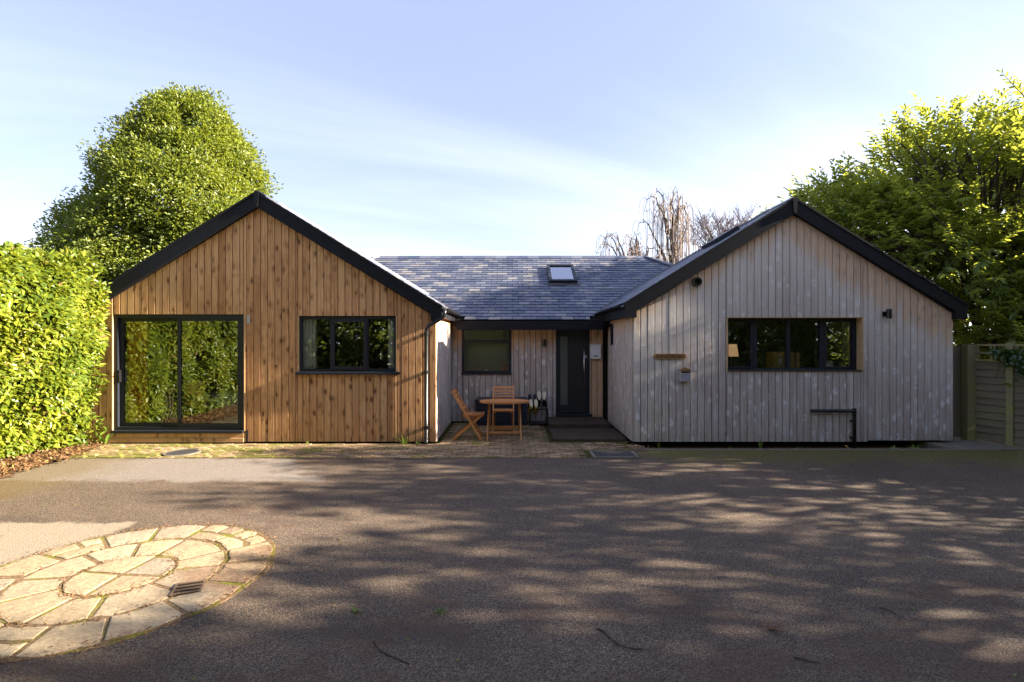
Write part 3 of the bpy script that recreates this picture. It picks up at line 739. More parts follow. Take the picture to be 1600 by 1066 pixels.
# ---- windows
def frame_rect(mb, x0, x1, z0, z1, w, y0, y1):
    mb.box(x0, x1, y0, y1, z0, z0+w); mb.box(x0, x1, y0, y1, z1-w, z1); mb.box(x0, x0+w, y0, y1, z0+w, z1-w); mb.box(x1-w, x1, y0, y1, z0+w, z1-w)
def pane(x0, x1, z0, z1, y, parent, mat='glass'):
    return obj('pane', MB().box(x0, x1, y, y+.006, z0, z1), M[mat], parent)
def trim(x0, x1, z0, z1, y0, y1, parts, mat):
    for k in parts:
        mb = MB(); mb.r = random.random()
        if k == 'l': mb.box(x0, x0+.018, y0, y1, z0, z1)
        if k == 'r': mb.box(x1-.018, x1, y0, y1, z0, z1)
        if k == 't': mb.box(x0+.019, x1-.019, y0, y1, z1-.014, z1)
        if k == 'b': mb.box(x0+.019, x1-.019, y0, y1, z0, z0+.014)
        obj('reveal', mb, mat, house)
# left wing window
x0, x1, z0, z1 = OPEN_L[1]
trim(x0, x1, z0, z1, D-.026, D+.09, 'lr', M['trim'])
win = MB(); frame_rect(win, x0+.02, x1-.02, z0+.012, z1-.012, .045, D+.015, D+.075)
m1, m2 = px(518, D+.03), px(574, D+.03)
win.box(m1-.02, m1+.02, D+.015, D+.075, z0+.057, z1-.057); win.box(m2-.02, m2+.02, D+.015, D+.075, z0+.057, z1-.057)
win.box(x0+.16, x0+.40, D+.008, D+.014, z1-.040, z1-.026); win.box(x1-.36, x1-.12, D+.008, D+.014, z1-.040, z1-.026)
w = obj('window', win, M['frame'], house)
sash = MB(); frame_rect(sash, m1+.005, m2-.005, z0+.045, z1-.05, .058, D-.002, D+.05); obj('sash', sash, M['frame'], w)
pane(x0+.064, m1-.019, z0+.056, z1-.056, D+.04, w, 'doorglass'); pane(m1+.06, m2-.06, z0+.10, z1-.105, D+.03, w, 'doorglass'); pane(m2+.019, x1-.064, z0+.056, z1-.056, D+.04, w, 'doorglass')
obj('sill', MB().cham(px(462, 9.24), px(624, 9.24), 9.215, D+.02, z0-.042, z0+.010, .008), M['frame'], w)
# right wing window, four lights, set deep
x0, x1, z0, z1 = OPEN_R[0]
trim(x0, x1, z0, z1, D-.026, D+.17, 'lrtb', M['trim'])
FY = D+.13
win = MB(); frame_rect(win, x0+.02, x1-.02, z0+.012, z1-.016, .045, FY, FY+.06)
ms = [px(1179, FY), px(1232, FY), px(1285, FY)]
for m, hw in zip(ms, (.045, .033, .045)): win.box(m-hw, m+hw, FY, FY+.06, z0+.057, z1-.061)
w = obj('window', win, M['frame'], house)
ed = [x0+.064]+[e for m, hw in zip(ms, (.045, .033, .045)) for e in (m-hw+.001, m+hw-.001)]+[x1-.064]
for k in range(4): pane(ed[2*k], ed[2*k+1], z0+.056, z1-.06, FY+.03, w)
for a, b in ((ed[0], ed[1]), (ed[6], ed[7])):
    sash = MB(); frame_rect(sash, a+.001, b-.001, z0+.058, z1-.062, .028, FY-.008, FY+.028); obj('sash', sash, M['frame'], w)
obj('sill', MB().cham(x0+.02, x1-.03, D-.05, FY+.0, z0+.015, z0+.03, .004), M['frame'], w)
# porch window
x0, x1, z0, z1 = PWIN
win = MB(); frame_rect(win, x0+.004, x1-.004, z0+.004, z1+.02, .05, B-.03, B+.05); tz = pz(533, B)
win.box(x0+.054, x1-.054, B-.03, B+.05, tz-.03, tz+.03)
w = obj('window', win, M['frame'], house)
pane(x0+.053, x1-.053, z0+.053, tz-.029, B+.005, w, 'softglass'); pane(x0+.053, x1-.053, tz+.029, z1-.03, B+.005, w, 'softglass')
bl = MB(); bl.box(x0-.05, x1+.05, B+.22, B+.225, z0-.05, z1+.1); obj('blind', bl, plain('grey green blind', (0.25, 0.25, 0.235), 0.9, 0.1, 0, 0.15, 2), w)
obj('inner_sill', MB().box(x0-.02, x1+.02, B+.055, B+.21, z0+.0, z0+.04), M['white'], w)
obj('sill', MB().cham(x0-.01, x1+.01, B-.06, B-.031, z0-.02, z0+.02, .006), M['frame'], w)
# high window in the side of the right wing
w = obj('window', MB().box(RX0-.012, RX0+.05, HW[0], HW[0]+.04, HW[2], HW[3]).box(RX0-.012, RX0+.05, HW[1]-.04, HW[1], HW[2], HW[3]).box(RX0-.012, RX0+.05, HW[0]+.04, HW[1]-.04, HW[2], HW[2]+.04).box(RX0-.012, RX0+.05, HW[0]+.04, HW[1]-.04, HW[3]-.04, HW[3]), M['frame'], house)
obj('pane', MB().box(RX0+.03, RX0+.036, HW[0]+.04, HW[1]-.04, HW[2]+.04, HW[3]-.04), M['glass'], w)
# sliding doors
x0, x1, z0, z1 = OPEN_L[0]
trim(x0-.03, x1+.03, z0+.02, z1-.003, D-.028, D-.004, 'lr', M['trim'])
fr = MB(); frame_rect(fr, x0+.006, x1-.006, z0+.045, z1-.008, .055, D+.0, D+.11)
sd = obj('sliding_door', fr, M['frame'], house)
mid = px(279, D)
l1 = MB(); frame_rect(l1, x0+.062, mid+.03, z0+.102, z1-.064, .065, D+.058, D+.098); lf = obj('door_leaf', l1, M['frame'], sd)
l2 = MB(); frame_rect(l2, mid-.03, x1-.062, z0+.102, z1-.064, .058, D+.012, D+.052); rf = obj('door_leaf', l2, M['frame'], sd)
pane(x0+.126, mid-.034, z0+.166, z1-.128, D+.075, sd, 'doorglass'); pane(mid+.027, x1-.119, z0+.159, z1-.121, D+.03, sd, 'doorglass')
hz = pz(588, D)
obj('handle', MB().box(x0+.075, x0+.10, D-.012, D+.058, hz-.11, hz+.11).tube([(x0+.085, D+.02, hz+.03), (x0+.085, D-.035, hz+.03), (x0+.125, D-.04, hz+.03)], .010, 8), M['pipe'], sd)
obj('threshold', MB().cham(x0-.01, x1+.01, D-.07, D+.10, z0-.005, z0+.044, .008), M['frame'], sd)
for k, (a, b) in enumerate(((.11, .193), (.03, .107))):
    mb = MB(); mb.r = random.random(); mb.cham(x0-.08+.0, x1+.02, D-.045-.012*k, D+.0, a, b, .006); obj('step_board', mb, M['warm'], house)
obj('vent_cover', MB().box(px(387, D), px(392, D), D-.034, D-.018, pz(506, D), pz(492, D)), M['meter'], house)
obj('bracket', MB().box(px(384, D)+.02, px(389, D), D-.04, D-.02, pz(690, D), pz(672, D)), M['pipe'], house)

# front door
x0, x1, z0, z1 = DOOR
fr = MB(); frame_rect(fr, x0+.003, x1-.003, z0+.002, z1-.01, .055, B-.035, B+.06); dr = obj('front_door', fr, M['frame'], house)
DYY = B-.012
gx0, gx1, gz0, gz1 = px(875, B), px(887, B), pz(633, B), pz(526, B)
lf = MB(); wall_grid(lf, x0+.059, x1-.059, z0+.06, z1-.066, DYY, DYY+.045, [(gx0, gx1, gz0, gz1)]); obj('door_leaf', lf, M['door'], dr)
for k in range(4):
    xx = x0+.26+k*.10
    lf2 = MB(); lf2.box(xx, xx+.004, DYY-.0015, DYY+.001, z0+.10, z1-.1); obj('groove', lf2, M['pipe'], dr)
gb = MB(); frame_rect(gb, gx0-.015, gx1+.015, gz0-.015, gz1+.015, .014, DYY-.006, DYY-.001); obj('glazing_bead', gb, M['frame'], dr)
obj('pane', MB().box(gx0, gx1, DYY+.01, DYY+.018, gz0, gz1), M['frost'], dr)
hx = px(912, B)
obj('handle', MB().tube([(hx, DYY-.065, pz(599, B)), (hx, DYY-.065, pz(545, B))], .013, 10).tube([(hx, DYY-.06, pz(592, B)), (hx, DYY+.0, pz(592, B))], .009, 8).tube([(hx, DYY-.06, pz(551, B)), (hx, DYY+.0, pz(551, B))], .009, 8), M['steel'], dr, smooth=True)
obj('lock', MB().box(px(914.5, B), px(917, B), DYY-.012, DYY-.001, pz(560, B), pz(555, B)), M['steel'], dr)
obj('weather_bar', MB().cham(x0+.06, x1-.06, DYY-.035, DYY-.001, z0+.075, z0+.105, .006), M['frame'], dr)
obj('threshold', MB().cham(x0-.02, x1+.05, B-.11, B-.036, z0-.005, z0+.05, .008), M['frame'], dr)

# waste pipe on the right wing
pY = 9.215
mb = MB(); xh, xv, zh = px(1268, pY), px(1335, pY), pz(642, pY)
mb.tube([(xh, pY, zh), (xv-.04, pY, zh), (xv-.01, pY, zh-.01), (xv, pY, zh-.04), (xv, pY, -.07)], .031, 10)
wp = obj('waste_pipe', mb, M['pipe'], house, smooth=True)
for x in (xh+.02, xh+.33, xh+.56): obj('clip', MB().tube([(x-.012, pY, zh), (x+.012, pY, zh)], .034, 10).box(x-.012, x+.012, pY+.02, D-.02, zh-.014, zh+.014), M['pipe'], wp)
for z in (.12, .42): obj('clip', MB().tube([(xv, pY, z-.02), (xv, pY, z+.02)], .034, 10).box(xv-.045, xv+.045, pY+.02, D-.022, z-.012, z+.012), M['pipe'], wp)
obj('elbow', MB().tube([(xv, pY, zh-.09), (xv, pY, zh+.045)], .034, 10), M['pipe'], wp)
# flue outlet
fx, fz = px(1087, D), pz(441, D)
n = 20
ou = [(fx+.085*math.cos(2*math.pi*k/n), fz+.085*math.sin(2*math.pi*k/n)) for k in range(n)]; inn = [(fx+.06*math.cos(2*math.pi*k/n), fz+.06*math.sin(2*math.pi*k/n)) for k in range(n)]
mb = MB(); vs = [(u, D-.10, v) for u, v in ou]+[(u, D-.02, v) for u, v in ou]+[(u, D-.10, v) for u, v in inn]+[(u, D-.03, v) for u, v in inn]
fs = [(k, (k+1) % n, n+(k+1) % n, n+k) for k in range(n)]+[(k, 2*n+k, 2*n+(k+1) % n, (k+1) % n) for k in range(n)]+[(2*n+k, 3*n+k, 3*n+(k+1) % n, 2*n+(k+1) % n) for k in range(n)]+[tuple(range(4*n-1, 3*n-1, -1))]
obj('flue_outlet', mb.add(vs, fs), M['pipe'], house)

# ------------------------------------------------------------------ things fixed to the walls
def lamp_up_down(x, y, z, s, label, direct):
    t = thing('wall_light', label, 'wall light', (x, y, z), 0, 'black cylinder wall lights')
    n = obj('mount', MB().box(x-.03*s, x+.03*s, y-.03, y-.0, z-.045*s, z+.045*s), M['pipe'], t)
    obj('shade', MB().tube([(x+direct, y-.085, z-.085*s), (x+direct, y-.085, z+.085*s)], .045*s, 16), M['pipe'], t)
    obj('arm', MB().tube([(x+direct*.5, y-.025, z), (x+direct, y-.085, z)], .014, 8), M['pipe'], t)
    obj('lens', MB().tube([(x+direct, y-.085, z-.087*s), (x+direct, y-.085, z-.083*s)], .036*s, 14), M['white'], t)
lamp_up_down(px(1380, D), D-.021, pz(491, D), 1.0, 'black cylinder wall light on the grey gable right of the window', .03)
lamp_up_down(px(849.5, B), B-.021, pz(536, B), 1.0, 'black cylinder wall light beside the front door in the porch', 0)
# post box by the door
lx0, lx1, lz0, lz1 = px(922.5, B-.1), px(938.5, B-.1), pz(560.5, B-.1), pz(538, B-.1)
t = thing('letterbox', 'pale grey metal letterbox fixed to the wall right of the front door', 'letterbox', ((lx0+lx1)/2, B-.021, lz0))
obj('body', MB().cham(lx0, lx1, B-.125, B-.0235, lz0, lz1-.03, .004), M['white'], t)
obj('lid', MB().prism([(B-.14, lz1-.032), (B-.14, lz1-.022), (B-.024, lz1+.012), (B-.024, lz1-.03)], 'x', lx0-.006, lx1+.006), M['white'], t)
obj('lock', MB().tube([((lx0+lx1)/2, B-.130, lz1-.10), ((lx0+lx1)/2, B-.122, lz1-.10)], .010, 10), M['pipe'], t)
obj('name_slot', MB().box((lx0+lx1)/2-.045, (lx0+lx1)/2+.045, B-.129, B-.124, lz0+.045, lz0+.07), M['iron'], t)
# house name sign
sx0, sx1, sz0, sz1 = px(1021, D-.04), px(1072, D-.04), pz(561.2, D-.04), pz(552.6, D-.04)
sg = thing('house_sign', 'brown oak sign lettered KANDERSTEG on the grey gable', 'sign', ((sx0+sx1)/2, D-.022, sz0))
zm = (sz0+sz1)/2; h = (sz1-sz0)/2
obj('board', MB().prism([(sx0, zm), (sx0+.03, zm+h*.7), (sx0+.05, sz1), (sx1-.025, sz1-.004), (sx1, zm+h*.5), (sx1-.004, zm-h*.5), (sx1-.02, sz0), (sx0+.045, sz0+.002), (sx0+.02, zm-h*.6)], 'y', D-.045, D-.0235), M['oak'], sg)
def text(body, size, loc, mat, parent, name='lettering', align='CENTER', ext=.0015):
    cu = bpy.data.curves.new(name, 'FONT'); cu.body = body; cu.size = size; cu.align_x = align; cu.align_y = 'CENTER'; cu.extrude = ext
    tmp = bpy.data.objects.new('tmp', cu); me = bpy.data.meshes.new_from_object(tmp); bpy.data.objects.remove(tmp)
    mt = Matrix.Translation(loc) @ Matrix.Rotation(R(90), 4, 'X'); me.transform(mt)
    me.materials.clear(); return link(name, me, mat, parent)
text('KANDERSTEG', .082, ((sx0+sx1)/2+.01, D-.0465, zm), M['ink'], sg)
# small notice box under the sign
bx0, bx1, bz0, bz1 = px(1062.5, D-.1), px(1079.5, D-.1), pz(596, D-.1), pz(579, D-.1)
t = thing('notice_box', 'small grey wall box with a wooden roof and blue notice below the name sign', 'box', ((bx0+bx1)/2, D-.022, bz0))
obj('body', MB().cham(bx0, bx1, D-.10, D-.0235, bz0, bz1, .004), M['meter'], t)
obj('roof', MB().prism([(bx0-.012, bz1+.002), ((bx0+bx1)/2, bz1+.055), (bx1+.012, bz1+.002)], 'y', D-.125, D-.0235), M['oak'], t)
obj('notice', MB().box(bx0+.03, bx1-.01, D-.103, D-.1005, bz0+.02, bz1-.06), M['notice'], t)
obj('slot', MB().box(bx0+.03, bx1-.01, D-.103, D-.1005, bz1-.045, bz1-.02), M['pipe'], t)

# ------------------------------------------------------------------ porch: steps, covers, box, boots
t = thing('doorstep', 'dark weathered two level step with moss below the front door', 'step', (1.4, 10.6, 0))
obj('upper_step', MB().cham(.775, 2.05, 10.60, B-.115, -.02, .145, .012), M['step'], t)
obj('lower_step', MB().cham(.760, 2.12, 9.45, 10.598, -.02, .058, .012), M['step'], t)
t = thing('inspection_cover', 'rectangular dark inspection cover in a pale frame between pavers and tarmac', 'cover', (1.67, 8.35, 0))
fr = MB(); a, b, c, d = 1.29, 2.035, 8.135, 8.63
for q in ((a, b, c, c+.05), (a, b, d-.05, d), (a, a+.05, c+.05, d-.05), (b-.05, b, c+.05, d-.05)): fr.box(*q, -.02, .014)
obj('surround', fr, M['concrete'], t); obj('plate', MB().cham(a+.055, b-.055, c+.055, d-.055, -.02, .010, .003), M['iron'], t)
t = thing('manhole_cover', 'round iron manhole cover among the mossy pavers before the sliding door', 'cover', (-5.47, 8.5, 0))
obj('rim', MB().lathe([(.275, -.02), (.275, .016), (.235, .018), (.235, .006)], (-5.47, 8.5, 0), 28), M['concrete'], t)
obj('plate', MB().lathe([(.232, -.02), (.232, .016), (.20, .022), (.19, .017), (.02, .018)], (-5.47, 8.5, 0), 28), M['iron'], t)
t = thing('drain_grate', 'small rusty drain grate set among the stones of the circle', 'drain', (-2.42, 3.83, .004), R(20))
t2 = MB()
INV[t.name] = Matrix()
fr = MB()
for k in range(4): fr.box(-.085, .085, -.095+k*.056, -.073+k*.056, .010, .017)
fr.box(-.100, -.085, -.10, .10, .010, .017); fr.box(.085, .100, -.10, .10, .010, .017)
obj('bars', fr, plain('dull drain iron', (0.13, 0.088, 0.06), 0.9, 0.1, 0, 0.4, 40), t); obj('pit', MB().box(-.099, .099, -.099, .099, .004, .0145), M['board'], t)
# black storage box
bx0, bx1 = px(742, 11.19), px(824, 11.19); bz = pz(624, 11.19)
t = thing('storage_box', 'low black storage box against the porch wall behind the round table', 'storage box', ((bx0+bx1)/2, 11.4, 0.01))
mb = MB(); n = 9; obj('body', MB().cham(bx0+.015, bx1-.015, 11.20, 11.655, .012, bz-.06, .01), M['navy'], t)
for k in range(5):
    z = .07+k*.09; obj('panel', MB().cham(bx0+.03, bx1-.03, 11.19, 11.2, z, z+.08, .006), M['navy'], t)
obj('lid', MB().cham(bx0, bx1, 11.18, 11.665, bz-.055, bz, .015), M['navy'], t)
# boot rack and upturned boots
rk = thing('boot_rack', 'black metal boot rack left of the front door', 'rack', (.52, 11.3, .01))
fr = MB()
rx0, rx1 = px(828, 11.3), px(855, 11.3)
for x in (rx0, rx1):
    fr.box(x-.012, x+.012, 11.16, 11.19, .012, .36); fr.box(x-.012, x+.012, 11.56, 11.59, .012, .48); fr.box(x-.012, x+.012, 11.16, 11.59, .012, .036)
obj('frame', fr, M['blackrub'], rk)
obj('tray', MB().box(rx0+.013, rx1-.013, 11.17, 11.58, .036, .05), M['blackrub'], rk)
for z, yy in ((.36, 11.175), (.47, 11.575)): obj('rail', MB().box(rx0-.012, rx1+.012, yy-.015, yy+.015, z, z+.02), M['blackrub'], rk)
def boot(name, label, loc, s, mat, solemat, tilt, yaw, group):
    """a wellington: foot and shaft one skin, sole of its own; built upright, then turned upside down on the rack"""
    t = thing(name, label, 'boot', loc, 0, group, world=False)
    t.rotation_euler = (R(tilt), 0, R(yaw)); t.scale = (s, s, s)
    mb = MB()      # upright, toe toward -y, cross sections from toe to heel then shaft rings
    n = 12; rings = []
    def rg(cx, cy, cz, rx, ry, rz_, tilt):     # ellipse ring whose plane tips by tilt about x
        out = []
        for k in range(n):
            a = 2*math.pi*k/n; u, v = rx*math.cos(a), ry*math.sin(a)
            out.append((cx+u, cy+v*math.cos(tilt), cz+v*math.sin(tilt)))
        return out
    sec = [(-.195, .032, .018, .022, 90), (-.18, .042, .040, .038, 90), (-.13, .048, .047, .044, 88), (-.07, .055, .045, .052, 75), (-.02, .072, .044, .066, 50), (.005, .105, .046, .070, 25), (.01, .15, .048, .060, 5), (.012, .22, .054, .062, 0), (.012, .30, .060, .066, 0)]
    vs = [p for cy, cz, rx, ry, tl in sec for p in rg(0, cy, cz, rx, ry, 0, -R(tl))]
    fs = [(i*n+k, i*n+(k+1) % n, (i+1)*n+(k+1) % n, (i+1)*n+k) for i in range(len(sec)-1) for k in range(n)]+[tuple(range(n-1, -1, -1))]
    mb.add([(x, y, max(z, .012)) for x, y, z in vs], fs)
    hl = [(.05*math.cos(a)*(1-.25*math.sin(a)), -.085+.125*math.sin(a)) for a in np.linspace(0, 2*math.pi, 20, endpoint=False)]
    obj('upper', mb, mat, t, smooth=True); obj('sole', MB().prism([(x*.95, y) for x, y in hl], 'z', -.008, .016), solemat, t)
gb = 'boots upturned on the rack'
for k, xx in enumerate((828.5, 835.5)): boot('boot', ('left', 'right')[k]+' boot of the dark navy pair upturned at the back left of the rack', (px(xx, 11.35), 11.38, .56), .85, M['navy'], M['navy'], 215, 4-8*k, gb)
for k, xx in enumerate((843, 850.5)): boot('boot', ('left', 'right')[k]+' boot of the black pair with cream soles at the right of the rack', (px(xx, 11.35), 11.38, .58), .88, M['blackrub'], M['cream'], 235, 4-8*k, gb)
for k, xx in enumerate((830.8, 838)): boot('boot', ('left', 'right')[k]+' boot of the small yellow pair with cream soles at the front of the rack', (px(xx, 11.15), 11.16, .44), .82, M['yellow'], M['cream'], 232, 14-10*k, gb)

# ------------------------------------------------------------------ table and chairs
def chair(label, loc, rz, group):
    t = thing('folding_chair', label, 'chair', loc, rz, group, world=False)
    def pt(x, y, z): return (x, y, z)
    for s in (-1, 1):
        mb = MB(); mb.r = random.random(); mb.bar((0, s*.205, .925), (.545, s*.205, 0.008), .024, .042, (0, 1, 0)); obj('leg', mb, M['furn'], t)
        mb = MB(); mb.r = random.random(); mb.bar((.53, s*.178, .44), (.015, s*.178, 0.008), .024, .042, (0, 1, 0)); obj('leg', mb, M['furn'], t)
        mb = MB(); mb.r = random.random(); mb.bar((.20, s*.152, .435), (.58, s*.152, .445), .022, .038, (0, 1, 0)); obj('seat_rail', mb, M['furn'], t)
    f = lambda z: .545*(1-(z-.008)/.917)
    for k, (z, hh) in enumerate(((.885, .055), (.815, .028), (.762, .028), (.709, .028), (.656, .028), (.585, .045))):
        mb = MB(); mb.r = random.random(); mb.bar((f(z)+.004, -.192, z), (f(z)+.004, .192, z), hh, .016, (-.51, 0, .86)); obj('back_slat', mb, M['furn'], t)
    for k in range(7):
        x = .225+k*.057
        mb = MB(); mb.r = random.random(); mb.bar((x, -.205 if .25 < x < 99 else -.19, .465), (x, .205 if .25 < x else .19, .465), .042, .016, (1, 0, 0)); obj('seat_slat', mb, M['furn'], t)
    for x, z in ((.07, .055+.0), (.485, .11)):
        mb = MB(); mb.r = random.random(); mb.bar((x, -.176, z), (x, .176, z), .030, .018, (0, 0, 1)); obj('stretcher', mb, M['furn'], t)
    return t
cg = 'folding garden chairs round the table'
chair('folding wooden garden chair seen from the side against the left porch wall', (-1.12, 9.74, .012), R(0), cg)
chair('folding wooden garden chair facing forward behind the round table', (-.175, 10.62, .012), R(-90), cg)
TX, TY, TZ = -.145, 9.70, .735
tb = thing('garden_table', 'oval wooden folding garden table between the two chairs', 'table', (TX, TY, .012))
n = 40
top = MB()
rows = 7
for k in range(rows):                                       # planked oval top
    ya, yb = -.30+.6*k/rows+.003, -.30+.6*(k+1)/rows-.003
    up = []
    for yy in np.linspace(ya, yb, 4): up.append((.455*math.sqrt(max(0, 1-(yy/.305)**2)), yy))
    poly = [(TX+w, TY+yy) for w, yy in up]+[(TX-w, TY+yy) for w, yy in reversed(up)]
    p = MB(); p.r = random.random(); p.prism(poly, 'z', TZ-.022, TZ); obj('plank', p, M['furn'], tb)
rim = MB(); ts = np.linspace(0, 2*math.pi, n, endpoint=False)
vo = [(TX+.47*math.cos(t), TY+.32*math.sin(t)) for t in ts]; vi = [(TX+.44*math.cos(t), TY+.29*math.sin(t)) for t in ts]
vs = [(x, y, z) for z in (TZ-.034, TZ-.004) for x, y in vo]+[(x, y, z) for z in (TZ-.034, TZ-.004) for x, y in vi]
fs = [(k, (k+1) % n, n+(k+1) % n, n+k) for k in range(n)]+[(2*n+k, 3*n+k, 3*n+(k+1) % n, 2*n+(k+1) % n) for k in range(n)]+[(n+k, n+(k+1) % n, 3*n+(k+1) % n, 3*n+k) for k in range(n)]+[(k, 2*n+k, 2*n+(k+1) % n, (k+1) % n) for k in range(n)]
rim.add(vs, fs); obj('rim', rim, M['furn'], tb)
for s in (-1, 1):
    for e in (-1, 1):
        mb = MB(); mb.r = random.random(); o_ = .0 if e < 0 else -.028
        mb.bar((TX+s*(.312+o_), TY+e*.275, .012), (TX+s*(.30+o_), TY-e*.12, TZ-.035), .024, .046, (1, 0, 0)); obj('leg', mb, M['furn'], tb)
for e, z in ((-1, .16), (1, .20)):
    mb = MB(); mb.r = random.random(); yy = TY+e*(.275-.395*z/.70)
    mb.bar((TX-.295, yy, z), (TX+.295, yy, z), .018, .04, (0, 1, 0)); obj('stretcher', mb, M['furn'], tb)

# ------------------------------------------------------------------ things seen through the windows
def curtain(x0, x1, y, z0, z1, mat, label, name='curtain', folds=5, slant=0):
    n = folds*8; mb = MB(); a = []
    for k in range(n+1):
        u = k/n; a.append((x0+(x1-x0)*u, y+.035*math.sin(u*folds*2*math.pi)))
    vs = [(x, yy, z1) for x, yy in a]+[(x0+(x-x0)*(1-slant), yy, z0) for x, yy in a]
    vs += [(x, yy+.006, z) for x, yy, z in vs]
    m = n+1
    fs = [(k, m+k, m+k+1, k+1) for k in range(n)]+[(2*m+k, 2*m+k+1, 3*m+k+1, 3*m+k) for k in range(n)]
    return tag(obj(name, mb.add(vs, fs), mat, smooth=True), label, 'curtain', 'curtains behind the left wing windows')
curtain(-7.10, -6.72, D+.15, .21, 2.40, M['ochre'], 'ochre yellow curtain drawn aside behind the sliding door', folds=4)
curtain(-3.88, -3.60, D+.13, 1.0, 2.40, M['linen'], 'pale curtain at the left of the three part window', folds=4)
curtain(-2.28, -2.10, D+.13, 1.0, 2.40, M['linen'], 'pale curtain at the right of the three part window', folds=2)
t = thing('desk_chair', 'brown wooden chair dimly seen behind the left sliding door pane', 'chair', (-6.5, 10.3, .2))
obj('seat', MB().cham(-6.75, -6.3, 10.1, 10.5, .60, .64, .01), M['card'], t); obj('backrest', MB().cham(-6.75, -6.30, 10.48, 10.51, .72, 1.02, .01), M['card'], t)
for x in (-6.72, -6.33):
    for y in (10.13, 10.49): obj('leg', MB().tube([(x, y, .2), (x, y, .72 if y > 10.3 else .6)], .015, 8), M['steel'], t)
t = thing('bed', 'pale bed in the room behind the sliding door', 'bed', (-5.9, 11.8, .2))
obj('mattress', MB().cham(-6.9, -4.9, 11.0, 12.9, .45, .70, .05), M['linen'], t); obj('base', MB().box(-6.85, -4.95, 11.05, 12.85, .2, .45), M['card'], t)
obj('pillow', MB().cham(-6.85, -6.2, 12.3, 12.8, .701, .85, .06), M['white'], t)
# right room: desk with lamp, boxes, plant
t = thing('desk', 'brown desk inside behind the four light window', 'desk', (5.1, 9.9, .2))
obj('top', MB().cham(3.6, 6.8, 9.56, 10.35, 1.20, 1.235, .006), M['roomfloor'], t)
for x in (3.65, 6.72):
    for y in (9.60, 10.28): obj('leg', MB().box(x, x+.05, y, y+.05, .2, 1.2), M['roomfloor'], t)
IY = 9.75
lx = px(1143, IY); t = thing('table_lamp', 'table lamp with a peach shade at the left of the four light window', 'lamp', (lx, IY, 1.236))
obj('lamp_shade', MB().lathe([(.125, pz(557, IY)-1.236), (.095, pz(538, IY)-1.236)], (lx, IY, 1.236), 20), M['shade'], t, smooth=False)
obj('base', MB().lathe([(.07, 0), (.07, .02), (.02, .04), (.03, .08), (.015, pz(557, IY)-1.236)], (lx, IY, 1.236), 14), M['iron'], t)
for k, (a, b, yb) in enumerate(((1208, 1229, IY), (1235.5, 1250, IY+.02))):
    x0, x1, zt = px(a, yb), px(b, yb), pz(550+k, yb)
    t = thing('cardboard_box', ('brown cardboard box with a white label left of the central mullion', 'narrow brown cardboard box right of the central mullion')[k], 'box', ((x0+x1)/2, yb+.12, 1.236), 0, 'cardboard boxes on the desk')
    obj('carton', MB().cham(x0, x1, yb, yb+.25, 1.236, zt, .004), M['card'], t)
    if k == 0: obj('label_patch', MB().box(px(1217, yb), px(1222, yb), yb-.004, yb-.0005, pz(568, yb), pz(560, yb)), M['white'], t)
    else: obj('tape', MB().box((x0+x1)/2-.02, (x0+x1)/2+.02, yb-.003, yb-.0005, 1.24, zt-.01), M['oak'], t)
x0, x1 = px(1291, IY), px(1302, IY)
t = thing('picture_card', 'small white card standing inside the right end of the window', 'card', ((x0+x1)/2, IY, 1.236))
obj('sheet', MB().box(x0, x1, IY, IY+.012, 1.236, pz(564, IY)), M['white'], t); obj('print', MB().box(x0+.04, x1-.03, IY-.003, IY-.0005, 1.30, 1.34), M['notice'], t)
pxx = px(1315, IY); t = thing('potted_plant', 'spiky green plant in a tan pot inside the right end of the window', 'plant', (pxx, IY, 1.236))
obj('pot', MB().lathe([(.06, 0), (.085, .09), (.09, .09), (.09, .12), (.075, .12), (.07, .10)], (pxx, IY, 1.236), 16), M['card'], t)
def blades(c, n, L, W, spread, mat, parent, name='leaf', up=1.0):
    for k in range(n):
        a = random.uniform(0, 2*math.pi); l = L*random.uniform(.6, 1.1); sp = spread*random.uniform(.3, 1.0)
        mb = MB(); mb.r = random.random(); dx_, dy_ = math.cos(a), math.sin(a); q = (-dy_, dx_)
        ps = []
        for i, tt in enumerate((0, .35, .7, 1.0)):
            h = up*l*(tt-.55*sp*tt*tt); r = l*sp*tt; w = W*(1-tt)**.6*(.5+tt) if tt < 1 else .001
            ps += [(c[0]+dx_*r-q[0]*w, c[1]+dy_*r-q[1]*w, c[2]+h), (c[0]+dx_*r+q[0]*w, c[1]+dy_*r+q[1]*w, c[2]+h)]
        mb.add(ps, [(0,1,3,2),(2,3,5,4),(4,5,7,6)]); obj(name, mb, mat, parent)
blades((pxx, IY, 1.34), 14, .22, .012, .9, M['weed'], t)
tag(obj('window_blind', MB().box(px(1316, IY+.2), px(1345, IY+.2), IY+.2, IY+.21, 1.24, 2.40), M['linen']), 'white blind edge inside the right end of the four light window', 'blind')
# bottles on the porch window sill
for k, xx in enumerate((786.5, 792.5)):
    X = px(xx, B+.12); z0 = PWIN[2]+.041
    t = thing('soap_bottle', ('pink pump bottle, the left of two on the porch window sill', 'pink pump bottle, the right of two on the porch window sill')[k], 'bottle', (X, B+.12, z0), 0, 'pink bottles on the porch window sill')
    obj('bottle_body', MB().lathe([(.034, 0), (.036, .10), (.014, .12), (.014, .13)], (X, B+.12, z0), 14), M['pink'], t); obj('pump', MB().lathe([(.016, .13), (.016, .15), (.006, .152), (.006, .175)], (X, B+.12, z0), 10), M['pink'], t)
X = px(760, B+.12); t = thing('soap_dish', 'small white dish on the porch window sill', 'dish', (X, B+.12, PWIN[2]+.041)); obj('bowl', MB().lathe([(.03, 0), (.045, .035), (.04, .035), (.028, .008)], (X, B+.12, PWIN[2]+.041), 16), M['white'], t)

